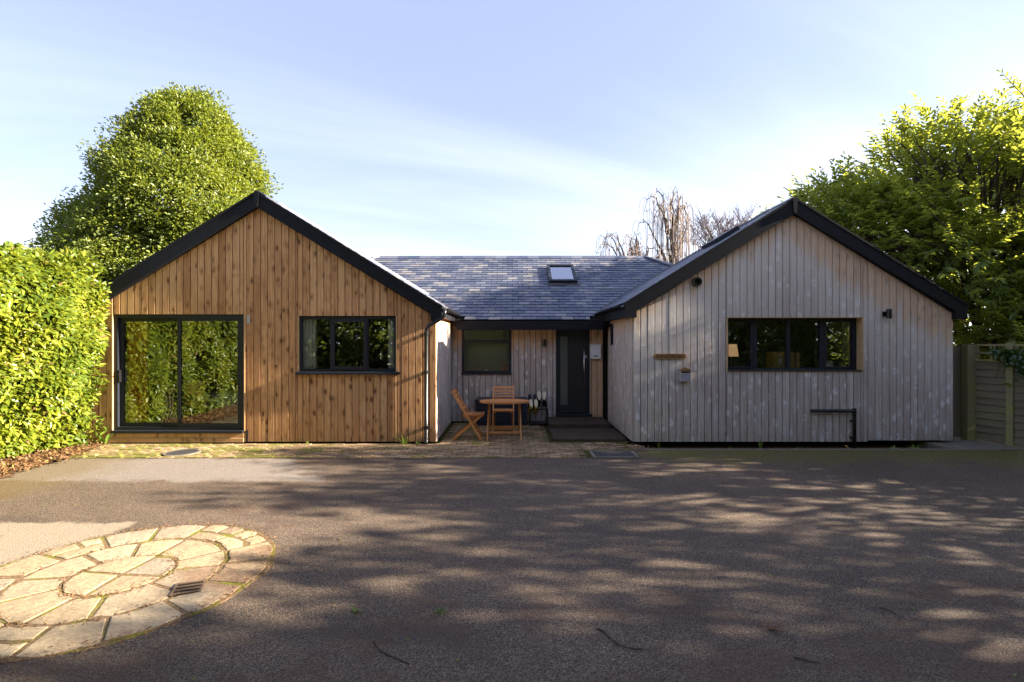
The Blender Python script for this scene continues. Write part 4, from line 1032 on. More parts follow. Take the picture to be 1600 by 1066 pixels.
# ------------------------------------------------------------------ fence, gate
gt = thing('garden_gate', 'dark narrow timber gate beside the right end of the house', 'gate', (8.45, 9.7, .014))
for k in range(4):
    x0 = 8.06+k*.115; mb = MB(); mb.r = random.random()*.35; mb.box(x0+.003, x0+.112, 9.68, 9.70, .05, 1.76+random.uniform(-.008, .008)); obj('board', mb, M['fence'], gt)
for z in (.35, 1.45): obj('rail', MB().box(8.06, 8.52, 9.701, 9.74, z, z+.09), M['fence'], gt)
mb = MB(); mb.r = .7; mb.cham(8.47, 8.64, 9.52, 9.66, .0, 1.79, .01); obj('gate_post', mb, M['fence'], gt)
fn = thing('panel_fence', 'green stained lap panel fence with lattice top at the right edge', 'fence', (8.9, 9.0, 0))
F0 = Vector((8.60, 9.50, 0)); FD = Vector((.38, -.925, 0)).normalized(); FN = Vector((-.925, -.38, 0)).normalized()
plen = .50
F = lambda s, o, z: F0+FD*s+FN*o+Vector((0, 0, z))
def fbox(mb, s0, s1, o0, o1, z0, z1):
    mb.add([F(s0,o0,z0),F(s1,o0,z0),F(s1,o1,z0),F(s0,o1,z0),F(s0,o0,z1),F(s1,o0,z1),F(s1,o1,z1),F(s0,o1,z1)], [(0,3,2,1),(4,5,6,7),(0,1,5,4),(1,2,6,5),(2,3,7,6),(3,0,4,7)])
s = 0.0
for k, L in enumerate((.46, 1.7, 1.7, 1.7, 1.7)):
    for j in range(11):                                    # lapped boards of the panel
        z = .08+j*.128; mb = MB(); mb.r = random.random()*.35; q = random.uniform(-.004, .004)
        mb.add([F(s,0.0,z-.02),F(s+L,0.0,z-.02+q),F(s+L,.012,z-.02+q),F(s,.012,z-.02),F(s,-.022,z+.125),F(s+L,-.022,z+.125),F(s+L,-.012,z+.125),F(s,-.012,z+.125)], [(0,3,2,1),(4,5,6,7),(0,1,5,4),(1,2,6,5),(2,3,7,6),(3,0,4,7)])
        obj('lap_board', mb, M['fence'], fn)
    for z in (1.49, 1.77):
        mb = MB(); mb.r = .9; fbox(mb, s, s+L, -.018, .018, z, z+.035); obj('lattice_rail', mb, M['fence'], fn)
    nb = max(3, round(L/.15))
    for j in range(nb):
        mb = MB(); mb.r = random.random(); ss = s+.04+(L-.08)*j/(nb-1); fbox(mb, ss-.016, ss+.016, -.012, .004, 1.526, 1.769); obj('lattice_strip', mb, M['fence'], fn)
    mb = MB(); mb.r = random.random(); fbox(mb, s, s+L, .005, .019, 1.63, 1.662); obj('lattice_strip', mb, M['fence'], fn)
    s += L
    mb = MB(); mb.r = 1.0; fbox(mb, s+.002, s+.098, -.05, .05, -.1, 1.83); obj('fence_post', mb, M['fence'], fn)
    s += .1

# ------------------------------------------------------------------ foliage
def leaves(name, P, Dr, Nn, L, W, mat, parent, rnd=None, fold=0.22, droop=0.18, kind=None):
    N = len(P); P = np.asarray(P, float)
    nrm = lambda a: a/np.maximum(np.linalg.norm(a, axis=1, keepdims=True), 1e-6)
    Dr = nrm(Dr); sd = nrm(np.cross(Dr, Nn)); n = np.cross(sd, Dr)
    L = np.broadcast_to(np.asarray(L, float), (N,))[:, None]; W = np.broadcast_to(np.asarray(W, float), (N,))[:, None]
    V = np.empty((N, 6, 3))
    V[:, 0] = P
    V[:, 1] = P+Dr*L*.32-sd*W*.5+n*W*fold; V[:, 5] = P+Dr*L*.32+sd*W*.5+n*W*fold
    V[:, 2] = P+Dr*L*.70-sd*W*.40+n*(W*fold-L*droop*.4); V[:, 4] = P+Dr*L*.70+sd*W*.40+n*(W*fold-L*droop*.4)
    V[:, 3] = P+Dr*L-n*L*droop
    m = bpy.data.meshes.new(name); m.vertices.add(N*6); m.vertices.foreach_set('co', V.reshape(-1))
    base = np.arange(N)[:, None]*6
    lp = (base+np.array([[0, 1, 2, 3, 0, 3, 4, 5]])).reshape(-1).astype(np.int32)
    m.loops.add(N*8); m.loops.foreach_set('vertex_index', lp)
    m.polygons.add(N*2); m.polygons.foreach_set('loop_start', np.arange(N*2, dtype=np.int32)*4)
    m.update(calc_edges=True)
    if rnd is None: rnd = rng.random(N)
    a = m.attributes.new('rnd', 'FLOAT', 'POINT'); a.data.foreach_set('value', np.repeat(rnd, 6).astype(np.float32))
    return link(name, m, mat, parent, kind=kind)
def unit(n): v = rng.normal(size=(n, 3)); return v/np.linalg.norm(v, axis=1, keepdims=True)

# ---- hedge along the left of the drive
hd = thing('hedge', 'tall clipped bright green laurel hedge at the left edge', 'hedge', (-8.3, 5.0, 0))
HX = -7.62; HT = 3.22
def hedge_leaves(N):
    P, Nr = [], []
    lum = lambda y, z: .10*np.sin(y*2.3+z*1.1)+.07*np.sin(y*5.1-z*3.7+1)+.05*np.sin(z*6.3+y*1.7)
    # drive face
    n = int(N*.66); y = rng.uniform(1.2, 9.12, n); y[: n//2] = rng.uniform(6.6, 9.12, n//2); z = rng.uniform(.05, HT, n)
    bul = .62*np.clip(z/2.2, 0, 1)**.8*np.where(y > 6, 1, 1)-.35*np.clip((z-2.75)/.5, 0, 1)**2
    x = HX-.18+bul*1.0+lum(y, z)-np.abs(rng.exponential(.10, n))
    P.append(np.c_[x, y, z]); Nr.append(np.tile([[1., -.1, .25]], (n, 1)))
    # top
    n2 = int(N*.22); y = rng.uniform(1.2, 9.12, n2); y[: n2//2] = rng.uniform(6.4, 9.12, n2//2); x = rng.uniform(-9.4, -7.15, n2)
    z = HT+.10*np.sin(x*3+y*2)+.06*np.sin(y*7+x*3)-np.abs(rng.exponential(.10, n2))-.25*np.clip((x+7.5)/.4, 0, 1)**2
    P.append(np.c_[x, y, z]); Nr.append(np.tile([[.15, -.05, 1.]], (n2, 1)))
    # end by the house
    n3 = int(N*.05); x = rng.uniform(-9.4, -7.3, n3); z = rng.uniform(.05, HT, n3); y = 9.12+.05*np.sin(z*7)-np.abs(rng.exponential(.08, n3))
    P.append(np.c_[x, y, z]); Nr.append(np.tile([[.2, 1., .2]], (n3, 1)))
    n4 = int(N*.07); x = rng.uniform(-9.6, -7.3, n4); z = rng.uniform(.05, HT, n4); y = np.full(n4, 1.2)
    P.append(np.c_[x, y, z]); Nr.append(np.tile([[0, -1., .2]], (n4, 1)))
    return np.vstack(P), np.vstack(Nr)
P, Nr = hedge_leaves(56000)
hole = np.sin(P[:, 1]*4.3+np.sin(P[:, 2]*3.1)*1.5)+np.sin(P[:, 2]*5.2+P[:, 1]*1.7+1.3)+.7*np.sin(P[:, 1]*9.7-P[:, 2]*7.9)
kp = ~((hole > 1.45) & (rng.random(len(P)) < .8)) & ~((P[:, 2] < .5) & (rng.random(len(P)) < (.5-P[:, 2])*1.3))
P, Nr = P[kp], Nr[kp]
N = len(P)
up = np.tile([[0, 0, 1.]], (N, 1))
Dr = Nr*.55+unit(N)*.75+up*-.05
Nl = Nr*.75+up*.55+unit(N)*.45
cl = np.sin(P[:, 1]*3.1+P[:, 2]*2.2)*.12+np.sin(P[:, 1]*1.2-P[:, 2]*4.0)*.1
leaves('foliage', P, Dr, Nl, rng.uniform(.085, .165, N), rng.uniform(.04, .066, N), M['hedge'], hd, np.clip(rng.random(N)*.85+.08+cl, 0, 1))
mb = MB()
for k in range(150):
    y = random.uniform(6.4, 9.05) if k < 100 else random.uniform(1.4, 6.4); x = HX-random.uniform(.15, .75)
    p = [(x, y, 0)]; dxx, dyy = random.uniform(-.05, .28), random.uniform(-.25, .25)
    H = random.uniform(1.2, 3.0)
    for i in range(1, 6): p.append((x+dxx*(i/5)**.7+random.uniform(-.03, .03), y+dyy*i/5+random.uniform(-.04, .04), H*i/5))
    mb.tube(p, [.02, .017, .014, .011, .008, .004], 5, False)
obj('stem', mb, M['bark'], hd)
di = rng.choice(len(P), 1300); leaves('dead_leaves', P[di]+rng.normal(size=(1300, 3))*.03, Dr[di], Nl[di], rng.uniform(.06, .12, 1300), .04, M['litter'], hd, kind='stuff')
core = MB(); core.prism([(-9.3, .25), (HX-.45, .25), (HX-.12, 1.6), (HX-.02, 2.3), (HX-.25, HT-.28), (-9.3, HT-.28)], 'y', 1.35, 8.85); obj('light_block_core', core, plain('light blocking hedge core', (0.030, 0.026, 0.014), 0.95, 0.1, 0, 0.5, 12, 0.05), hd)  # solid dark core added behind the leaves to stop light and see-through

# ---- generic broadleaf tree from clumps on limbs
def limb(mb, p, d, L, r, lev, tips, droop=0.0, n=5):
    pts, rad = [p], [r]; q, dd = Vector(p), Vector(d).normalized()
    for i in range(5):
        dd = (dd+Vector((random.uniform(-.16, .16), random.uniform(-.16, .16), random.uniform(-.08, .14)-droop))).normalized()
        q = q+dd*L/5; pts.append(tuple(q)); rad.append(r*(1-.15*(i+1)))
        if lev > 0 and i >= 1 and random.random() < .85:
            ang = random.uniform(0, 6.28); o = dd.orthogonal().normalized(); o = Matrix.Rotation(ang, 3, dd) @ o
            limb(mb, tuple(q), (dd*.7+o*.8), L*random.uniform(.45, .68), rad[-1]*.55, lev-1, tips, droop, n)
        elif lev == 0: tips.append((tuple(q), tuple(dd)))
    tips.append((tuple(q), tuple(dd)))
    mb.tube(pts, rad, n, False)
def clump_tree(name, label, base, z0, z1, prof, K, per, lsize, mat, cr=.38, trunk_r=.2, group=None, rmin=.55, lean=(0, 0), lum=.16, seed=1, sq=(1, 1), dens=None, L2=2.1, anchor=None):
    st = np.random.default_rng(seed); random.seed(seed)
    t = thing(name, label, 'tree', base, 0, group)
    bx, by, bz = base
    tmb = MB(); H = z1-bz
    pts = [(bx+lean[0]*k/6+random.uniform(-.08, .08)*trunk_r*4*(k > 0), by+lean[1]*k/6, bz-.1+(H*.93)*k/6) for k in range(7)]
    tmb.tube(pts, [trunk_r*(1.25 if k == 0 else 1-.14*k) for k in range(7)], 9, False)
    obj('trunk', tmb, M['bark'], t, smooth=True)
    u = st.random(K*6); th = st.uniform(0, 2*math.pi, K*6)
    r = np.array([prof(a) for a in u]); keep = st.random(K*6) < (r/r.max())
    u, th, r = u[keep][:K], th[keep][:K], r[keep][:K]
    ph = st.uniform(0, 6.28, 6)
    lu = 1+lum*(np.sin(th*3+u*9+ph[0])+.7*np.sin(th*5-u*14+ph[1])+.5*np.sin(th*2+u*23+ph[2]))
    rad = r*(rmin+(1-rmin)*st.random(len(u))**.6)*lu
    C = np.c_[bx+lean[0]*u+rad*np.cos(th)*sq[0], by+lean[1]*u+rad*np.sin(th)*sq[1], z0+(z1-z0)*u]
    if dens is not None: C = C[np.array([dens(c) for c in C])]
    lb = MB()                                             # limbs that reach the clumps
    for c in C[:: max(1, len(C)//110)]:
        hz_ = max(bz+.5, c[2]-.55*math.hypot(c[0]-bx, c[1]-by)-.3); k = (hz_-bz)/H
        a = (bx+lean[0]*k, by+lean[1]*k, hz_); mid = tuple((np.array(a)+c)/2+st.normal(size=3)*.15)
        lb.tube([a, mid, tuple(c)], [trunk_r*.26, trunk_r*.16, .008], 5, False)
    obj('limbs', lb, M['bark'], t)
    K2 = len(C); n = K2*per; ci = np.repeat(np.arange(K2), per)
    off = st.normal(size=(n, 3)); off /= np.linalg.norm(off, axis=1, keepdims=True)
    off = off*(st.random(n)**.5*cr*1.75)[:, None]*np.repeat(st.uniform(.6, 1.3, K2), per)[:, None]*[1, 1, .78]
    P = C[ci]+off
    outw = np.c_[C[:, 0]-bx, C[:, 1]-by, (C[:, 2]-(z0+(z1-z0)*.35))*.8][ci]; outw /= np.maximum(np.linalg.norm(outw, axis=1, keepdims=True), 1e-6)
    o2 = off/np.maximum(np.linalg.norm(off, axis=1, keepdims=True), 1e-6)
    rn = st.normal(size=(n, 3)); rn /= np.linalg.norm(rn, axis=1, keepdims=True); r2 = st.normal(size=(n, 3)); r2 /= np.linalg.norm(r2, axis=1, keepdims=True)
    Dr = outw*.35+o2*.6+rn*.6; Nl = outw*.55+o2*.3+r2*.6+np.array([[0, 0, .5]])
    rr = np.clip(st.random(n)*.7+np.repeat(st.uniform(0, .3, K2), per), 0, 1)
    ls = st.uniform(.7, 1.25, n)*lsize
    leaves('crown', P, Dr, Nl, ls, ls*.5, mat, t, rr)
    return t

def holly_prof(a):
    return float(np.interp(a, [0, .12, .3, .5, .7, .85, .95, 1.0], [1.9, 2.6, 2.85, 2.6, 2.0, 1.35, .65, .12]))
HB = (-10.95, 16.0, 0)
clump_tree('holly_tree', 'large rounded evergreen tree rising behind the left gable', HB, 1.4, 9.6, holly_prof, 1150, 215, .095, M['holly'], cr=.27, trunk_r=.22, rmin=.68, seed=11, lum=.085, lean=(1.0, 0))

# ---- laurel tree at the right: long leaves set along outward shoots
def shoot_tree(name, label, base, shells, seed, per=13, llen=.17):
    st = np.random.default_rng(seed); random.seed(seed)
    t = thing(name, label, 'tree', base); bx, by, bz = base
    tb_ = MB()
    for k in range(4):
        a = k*1.6+.4; p = [(bx+.12*math.cos(a), by+.12*math.sin(a), -.1)]
        for i in range(1, 7): p.append((bx+(.12+.24*i)*math.cos(a)+random.uniform(-.1, .1), by+(.12+.24*i)*math.sin(a)+random.uniform(-.1, .1), i*.95))
        tb_.tube(p, [.14, .12, .10, .085, .065, .045, .02], 8, False)
    obj('trunk', tb_, M['bark'], t, smooth=True)
    C, O = [], []
    for (c, r, n) in shells:
        d = st.normal(size=(n, 3)); d /= np.linalg.norm(d, axis=1, keepdims=True); d[:, 2] = np.where(d[:, 2] < -.55, -d[:, 2], d[:, 2])
        f = (.50+.50*st.random(n)**.55)[:, None]*(1+.10*np.sin(d[:, :1]*6+d[:, 2:]*5)+.07*np.sin(d[:, 1:2]*9+d[:, :1]*7))
        C.append(np.array(c)+d*np.array(r)*f); O.append(d)
    C = np.vstack(C); O = np.vstack(O)
    lump = np.sin(C[:, 0]*2.3+C[:, 2]*1.1+seed)+np.sin(C[:, 1]*2.1-C[:, 2]*2.4)+np.sin(C[:, 2]*3.1+C[:, 0]*1.3)
    k = (C[:, 2] > .35) & ((lump > -.55) | (C[:, 2] < 2.6) | (st.random(len(C)) < .12)); C, O = C[k], O[k]
    K = len(C)
    sh = O*.85+np.array([[-.14, -.12, .08]])+st.normal(size=(K, 3))*.35; sh /= np.linalg.norm(sh, axis=1, keepdims=True)
    SLn = st.uniform(.32, .75, K)
    lb = MB()
    for i in range(0, K, 6):
        a = C[i]-sh[i]*SLn[i]*1.2; lb.tube([tuple(a+np.array([bx, by, C[i][2]*.6]-a)*.30), tuple(a), tuple(C[i]), tuple(C[i]+sh[i]*SLn[i])], [.030, .018, .010, .003], 4, False)
    obj('limbs', lb, M['bark'], t)
    ci = np.repeat(np.arange(K), per); tt = np.tile(np.linspace(.05, 1, per), K)
    P = C[ci]+sh[ci]*(SLn[ci]*tt)[:, None]
    sdv = np.cross(sh, np.array([[0, 0, 1.]])+st.normal(size=(K, 3))*.3); sdv /= np.linalg.norm(sdv, axis=1, keepdims=True)
    alt = np.where(np.arange(K*per) % 2, 1., -1.)[:, None]
    rn = st.normal(size=(K*per, 3)); rn /= np.linalg.norm(rn, axis=1, keepdims=True)
    upw = np.cross(sdv, sh)
    Dr = sh[ci]*(.45+.5*tt[:, None])+sdv[ci]*alt*(.95-.55*tt[:, None])+rn*.28+np.array([[0, 0, -.12]])
    Nl = upw[ci]*np.sign(upw[ci][:, 2:3]+1e-9)+rn*.4
    ls = st.uniform(.75, 1.2, K*per)*llen*(1-.25*tt)
    rr = np.clip(st.random(K*per)*.75+np.repeat(st.uniform(0, .25, K), per), 0, 1)
    leaves('crown', P, Dr, Nl, ls, ls*.36, M['laurel'], t, rr, fold=.16, droop=.28)
    return t
shoot_tree('laurel_tree', 'broad glossy leaved tree overhanging the right gable', (11.4, 12.2, 0),
    [((10.9, 12.3, 4.0), (3.0, 2.6, 3.0), 2900), ((13.6, 12.0, 4.5), (2.9, 2.8, 3.4), 1100), ((8.9, 12.9, 3.9), (2.4, 2.0, 1.8), 1400), ((11.2, 11.2, 2.4), (2.1, 1.6, 2.2), 1000)], 21, 12, .17)
shoot_tree('laurel_tree', 'dark shrubby tree behind the lattice fence', (11.9, 8.6, 0),
    [((12.0, 9.8, 2.0), (1.8, 1.5, 1.7), 900), ((13.6, 11.2, 2.8), (2.2, 1.8, 2.3), 700), ((11.2, 9.9, 1.5), (1.9, 1.6, 1.6), 700)], 23)
# ivy hanging over the fence
st = np.random.default_rng(5); n = 420
ss = st.uniform(.30, 1.25, n); zz = 1.72-np.abs(st.normal(size=n))*.30*(.5+ss)*np.clip(ss-.15, .2, 1); oo = .06+np.abs(st.normal(size=n))*.06
P = np.array([tuple(F(a, b, max(c, .75))) for a, b, c in zip(ss, oo, zz)])
iv = thing('ivy', 'dark ivy trailing over the lattice top of the fence', 'ivy', tuple(F(.9, .05, .9)))
leaves('foliage', P, np.tile(np.array(FN), (n, 1))*.4+unit(n)*.6+[[0, 0, -.5]], np.tile(np.array(FN), (n, 1))+unit(n)*.5, .075, .065, M['ivy'], iv)
vb = MB()
for k in range(9):
    a = .35+k*.1; vb.tube([F(a, .03, 1.75), F(a+.05, .07, 1.5), F(a+random.uniform(-.1, .1), .06, 1.25-.2*random.random())], .004, 4, False)
obj('stem', vb, M['bark'], iv)

# ---- bare weeping birch and other bare trees far behind the roof
def birch(base, H, spread, seed, label, weep, nl, mat, name, group=None):
    random.seed(seed); t = thing(name, label, 'tree', base, 0, group); bx, by, bz = base
    tr, tw = MB(), MB(); arcs = []
    tr.tube([(bx+.08*math.sin(k*1.3), by, bz+H*.62*k/6) for k in range(7)], [.17, .15, .13, .11, .09, .075, .06], 8, False)
    for k in range(nl):
        a = random.uniform(0, 6.28); u = random.uniform(.30, .62); reach = spread*random.uniform(.25, 1.0); top = H*random.uniform(.72, 1.0)*(1-.28*reach/spread)
        p0 = Vector((bx, by, bz+H*u)); pts = []
        for i in range(9):
            s_ = i/8; drop = (max(0, s_-.62)/.38)**2*H*.10*weep
            pts.append(p0+Vector((math.cos(a)*reach*s_**1.15, math.sin(a)*reach*s_**1.15, (top+bz-p0.z)*(1-(1-s_)**1.8)-drop))+Vector((random.uniform(-.07, .07), random.uniform(-.07, .07), random.uniform(-.05, .05))))
        tr.tube(pts, [.062-.0065*i for i in range(9)], 5, False)
        for i in range(2, 9):
            for q in range(2 if weep > .5 else 6):
                b = pts[i]+Vector((random.uniform(-.12, .12), random.uniform(-.12, .12), 0)); aa = random.uniform(0, 6.28)
                if weep > .5:
                    L = random.uniform(.4, 2.1)*H/9; r_ = random.uniform(.08, .5)
                    tw.tube([b, b+Vector((math.cos(aa)*r_*.6, math.sin(aa)*r_*.6, .16)), b+Vector((math.cos(aa)*r_, math.sin(aa)*r_, -.12)), b+Vector((math.cos(aa)*r_*1.1, math.sin(aa)*r_*1.1, -L*.55)), b+Vector((math.cos(aa)*r_*1.08, math.sin(aa)*r_*1.08, -L))], [.016, .014, .012, .011, .008], 3, False)
                else:
                    L = random.uniform(.5, 1.4); d = Vector((math.cos(aa)*.6, math.sin(aa)*.6, random.uniform(.3, 1.0)))
                    e = b+d*L*.5
                    tw.tube([b, e, e+d*L*.5+Vector((random.uniform(-.1, .1), 0, .05))], [.016, .012, .006], 3, False)
                    for w_ in range(2): tw.tube([e, e+Vector((random.uniform(-.5, .5), random.uniform(-.4, .4), random.uniform(.1, .6)))*L*.6], [.010, .005], 3, False)
    obj('trunk', tr, M['bark'], t); obj('twigs', tw, mat, t, kind='stuff')
birch((px(992, 25), 25, -.1), 9.3, 3.0, 3, 'bare weeping birch at the left, arching low over the slate roof', 1.0, 20, M['birch'], 'birch_tree', 'bare birches behind the roof')
birch((px(1050, 25.5), 25.5, -.1), 11.6, 2.4, 9, 'tallest bare weeping birch behind the slate roof', 1.0, 20, M['birch'], 'birch_tree', 'bare birches behind the roof')
birch((px(1128, 30), 30, -.1), 11.0, 3.0, 5, 'bare thin twigged tree behind the left slope of the right gable', 0.0, 26, M['twig'], 'bare_tree')
birch((px(1190, 33), 33, -.1), 11.0, 2.6, 6, 'bare tree nearest the peak of the right gable', 0.0, 20, M['twig'], 'bare_tree')
clump_tree('conifer', 'small dark evergreen tip peeping over the right gable', (px(1195, 27), 27, 0), 2.0, 9.1, lambda a: 1.6*(1-a)+.1, 160, 40, .15, M['holly'], cr=.3, trunk_r=.12, seed=8, rmin=.4)

# ---- trees across the drive that shade it and show in the windows
hx, hy = math.sin(R(SUN_AZ)), math.cos(R(SUN_AZ))
def at(s, a): return (hx*s-hy*a, hy*s+hx*a, -.1)          # s toward the sun, a across it
gw = 'trees on the far side of the drive'
def oval(r): return lambda a: r*max(.12, math.sin(math.pi*min(1, max(.04, a*.93+.05))))**.6
SH = [  # s, a, bottom, top, radius, clumps, label
 (14.5, -1.2, 1.0, 7.6, 1.6, 70, 'broad leaved tree across the drive, nearest the road end'),
 (13.6, 1.5, 4.9, 7.4, 1.3, 62, 'leafy tree across the drive, second from the road end'),
 (15.0, 2.75, 4.9, 7.2, 1.0, 52, 'slim leafy tree across the drive, behind the second from the road end'),
 (14.4, 4.2, 1.2, 6.4, 1.4, 88, 'leafy tree across the drive, third from the road end'),
 (13.8, 6.4, 1.2, 7.0, 1.4, 105, 'dense tree across the drive, middle of the row'),
 (14.4, 8.3, 1.2, 7.4, 1.3, 140, 'dense tall tree across the drive, nearest the fence'),
]
for i, (s_, a_, z0, z1, r_, k_, lb_) in enumerate(SH):
    clump_tree('drive_tree', lb_, at(s_, a_), z0, z1, oval(r_), k_, 62, .16, M['wood_tree'], cr=.34, trunk_r=.16, group=gw, seed=40+i, rmin=.15, lum=.12)
gb_ = 'trees behind the viewpoint'
full = lambda r: (lambda a: r*max(.15, 1-max(0, (a-.45)/.55)**2))
for i, (x, y, h, r_) in enumerate(((-12.5, -7, 11.5, 3.6), (-7.2, -8.5, 13, 3.6), (-2.0, -9.5, 12, 3.5), (3.2, -10, 13, 3.6), (8.6, -10.5, 12.5, 3.7), (13.8, -11.5, 12, 3.6), (19.0, -10.5, 12.5, 3.8), (24.5, -8.0, 12, 3.8))):
    clump_tree('garden_tree', ('dense tree behind the viewpoint, beyond the hedge', 'tall dense tree behind the viewpoint at the end of the hedge', 'dense tree straight behind the viewpoint', 'tall dense tree behind the viewpoint, right of centre', 'dense tree behind the viewpoint, towards the drive trees', 'dense tree behind the viewpoint, past the row along the drive', 'broad dense tree far right behind the viewpoint', 'broad dense tree farthest right behind the viewpoint')[i],
               (x, y, -.1), -.2, h, full(r_), 560, 44, .25, M['wood_tree'], cr=.6, trunk_r=.22, group=gb_, seed=60+i, rmin=.4, lum=.12)

# ------------------------------------------------------------------ small plants, litter, twigs
random.seed(99); rng = np.random.default_rng(99)
def tuft(x, y, z, label, n, L, W, sp, cat='plant', name='grass_tuft', mat='weed'):
    t = thing(name, label, cat, (x, y, z)); blades((x, y, z), n, L, W, sp, M[mat], t)
tuft(px(632, 9.1), 9.12, 0, 'arching strap leaved plant at the foot of the left gable by the downpipe', 22, .28, .010, 1.1)
tuft(px(652, 9.1), 9.16, 0, 'small weed between the strap leaved plant and the downpipe', 9, .12, .012, .9)
tuft(px(480, 9.15), 9.17, 0, 'tiny weed at the foot of the left gable below the window', 8, .10, .008, .9)
tuft(px(1188, 8.95), 8.93, -.09, 'upright green bulb shoots in the bed under the grey gable', 14, .24, .012, .25, 'plant', 'bulb_shoots')
tuft(px(1030, 8.95), 8.95, -.09, 'pair of thin bulb shoots at the left end of the bed', 8, .20, .010, .3, 'plant', 'bulb_shoots')
tuft(px(1138, 8.95), 8.92, -.09, 'short bulb shoots left of the upright clump in the bed', 9, .15, .010, .45, 'plant', 'bulb_shoots')
tuft(px(1245, 8.95), 8.9, -.09, 'low spreading weed in the bed under the four light window', 12, .13, .014, 1.0, 'plant', 'weed')
tuft(px(1395, 8.95), 8.92, -.09, 'leafy weed in the bed right of the waste pipe', 16, .16, .02, 1.0, 'plant', 'weed')
tuft(px(1430, 8.95), 8.95, -.09, 'broad leafy weed at the right end of the bed', 18, .18, .022, 1.0, 'plant', 'weed')
tuft(px(163, 9.0), 9.0, .03, 'small broad leaved seedling between hedge and sliding door', 12, .26, .03, .8, 'plant', 'seedling')
tuft(px(140, 8.9), 8.8, .03, 'low seedling at the foot of the hedge', 10, .18, .026, 1.0, 'plant', 'seedling')
tuft(px(1205, 3.3), gy(985), 0, 'dry yellow grass tuft lying on the tarmac, lower right', 26, .10, .003, 1.6, 'grass', 'grass_tuft', 'litter')
for (x, y, lb_) in ((555, 957, 'green moss sprig on the tarmac right of the stone circle'), (690, 956, 'thin green sprig on the tarmac near the centre')):
    Y = gy(y); tuft(px(x, Y), Y, 0, lb_, 16, .05, .005, 1.8, 'sprig', 'moss_sprig')
def twig(pts, r, label):
    mb = MB(); q = []
    for x, y in pts:
        Y = gy(y); q.append((px(x, Y), Y, r*.9+random.uniform(0, .004)))
    mb.tube(q, [r*(1-.5*i/len(q)) for i in range(len(q))], 6); tag(obj('fallen_twig', mb, M['bark']), label, 'twig')
twig([(933, 983), (945, 988), (955, 1000), (970, 1011), (990, 1016), (1005, 1015)], .006, 'curved brown twig on the tarmac, lower centre right')
twig([(585, 1003), (592, 1015), (605, 1024), (622, 1031), (640, 1038)], .005, 'curved brown twig on the tarmac, lower centre left')
twig([(1240, 1028), (1258, 1033), (1280, 1037)], .005, 'straight dark twig on the tarmac, lower right')
twig([(1375, 950), (1388, 955), (1400, 960)], .005, 'short dark twig on the tarmac in the dappled light at right')
# stub and tile under the waste pipe
tag(obj('roof_tile', MB().cham(px(1322, 8.9), px(1346, 8.9), 8.83, 9.05, -.085, -.05, .006), M['terra']), 'broken terracotta tile on the bed under the waste pipe', 'tile')
mb = MB(); mb.bar((px(1322, 8.95), 8.95, .03), (px(1331, 8.95), 9.0, -.06), .04, .018, (0, 1, 0)); tag(obj('timber_offcut', mb, M['trim']), 'pale timber offcut leaning on the tile beside the waste pipe', 'offcut')
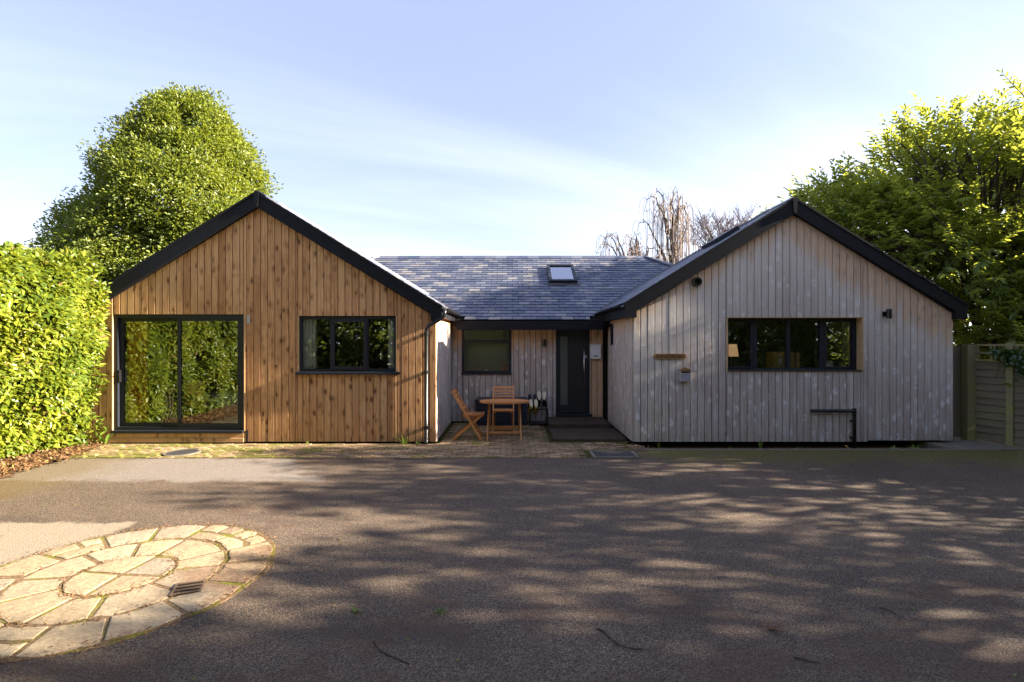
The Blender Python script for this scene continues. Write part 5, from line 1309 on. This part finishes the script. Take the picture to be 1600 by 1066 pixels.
# scattered leaves and crumbs on the drive, soil, paving
n = 2600; X = rng.uniform(-7, 9, n); Y = 1.6+7.1*rng.random(n)**.8
k = rng.random(n) < .25; X[k] = rng.uniform(2.2, 8.6, k.sum()); Y[k] = 8.7-np.abs(rng.normal(size=k.sum()))*.8
P = np.c_[X, Y, np.full(n, .006)]; d = unit(n)*[1, 1, .15]
rr = rng.random(n); sz = rng.uniform(.008, .026, n)
leaves('fallen_leaves', P, d, unit(n)*.35+[[0, 0, 1.]], sz, sz*.5, M['litter'], None, rr, fold=.15, droop=-.1, kind='stuff')
n = 5200; X = -8.6+1.75*rng.random(n)**.5; Y = rng.uniform(5.0, 9.2, n); X -= .33*np.clip(Y-8.1, 0, 2); X += rng.normal(size=n)*.08
P = np.c_[X, Y, .045+rng.random(n)*.03]; d = unit(n)*[1, 1, .3]
sz = rng.uniform(.02, .065, n)
leaves('leaf_litter', P, d, unit(n)*.5+[[0, 0, 1.]], sz, sz*.5, M['litter'], None, rng.random(n), fold=.25, droop=-.15, kind='stuff')
n = 60; cxs = rng.uniform(-5, 8, n); cys = rng.uniform(2.2, 8.5, n); m_ = 34
X = (cxs[:, None]+rng.normal(size=(n, m_))*.22).ravel(); Y = (cys[:, None]+rng.normal(size=(n, m_))*.12).ravel(); q = len(X)
sz = rng.uniform(.006, .022, q)
leaves('tree_debris', np.c_[X, Y, np.full(q, .007)], unit(q)*[1, 1, .2], unit(q)*.5+[[0, 0, 1.]], sz, sz*.35, M['bark'], None, rng.random(q), kind='stuff')
n = 2600; a = rng.uniform(0, 2*math.pi, n); r_ = np.where(rng.random(n) < .6, 1.11+rng.normal(size=n)*.045, np.where(rng.random(n) < .5, .735, .365)+rng.normal(size=n)*.03)
sz = rng.uniform(.006, .022, n)
leaves('joint_debris', np.c_[CX+r_*np.cos(a), CY+r_*np.sin(a), .014+rng.random(n)*.004], unit(n)*[1, 1, .2], unit(n)*.5+[[0, 0, 1.]], sz, sz*.5, M['litter'], None, rng.random(n), kind='stuff')
n = 170; X = rng.uniform(-6, 8.5, n); Y = 2.3+6.3*rng.random(n); sz = rng.uniform(.012, .035, n)
leaves('green_leaf_bits', np.c_[X, Y, np.full(n, .008)], unit(n)*[1, 1, .2], unit(n)*.4+[[0, 0, 1.]], sz, sz*.5, M['weed'], None, rng.random(n), kind='stuff')
# grit stones by the corner of the bed
gm = MB()
for k in range(170):
    x = 2.02+abs(random.gauss(0, .16)); y = 8.9+random.gauss(0, .14); r_ = random.uniform(.008, .022); gm.r = random.random()
    if x > 2.5: continue
    gm.add([(x-r_, y, .01), (x, y-r_, .012), (x+r_, y, .01), (x, y+r_, .012), (x, y, .012+r_*.8), (x, y, -.02)], [(0,1,4),(1,2,4),(2,3,4),(3,0,4),(1,0,5),(2,1,5),(3,2,5),(0,3,5)])
obj('gravel', gm, M['stone'], kind='stuff')
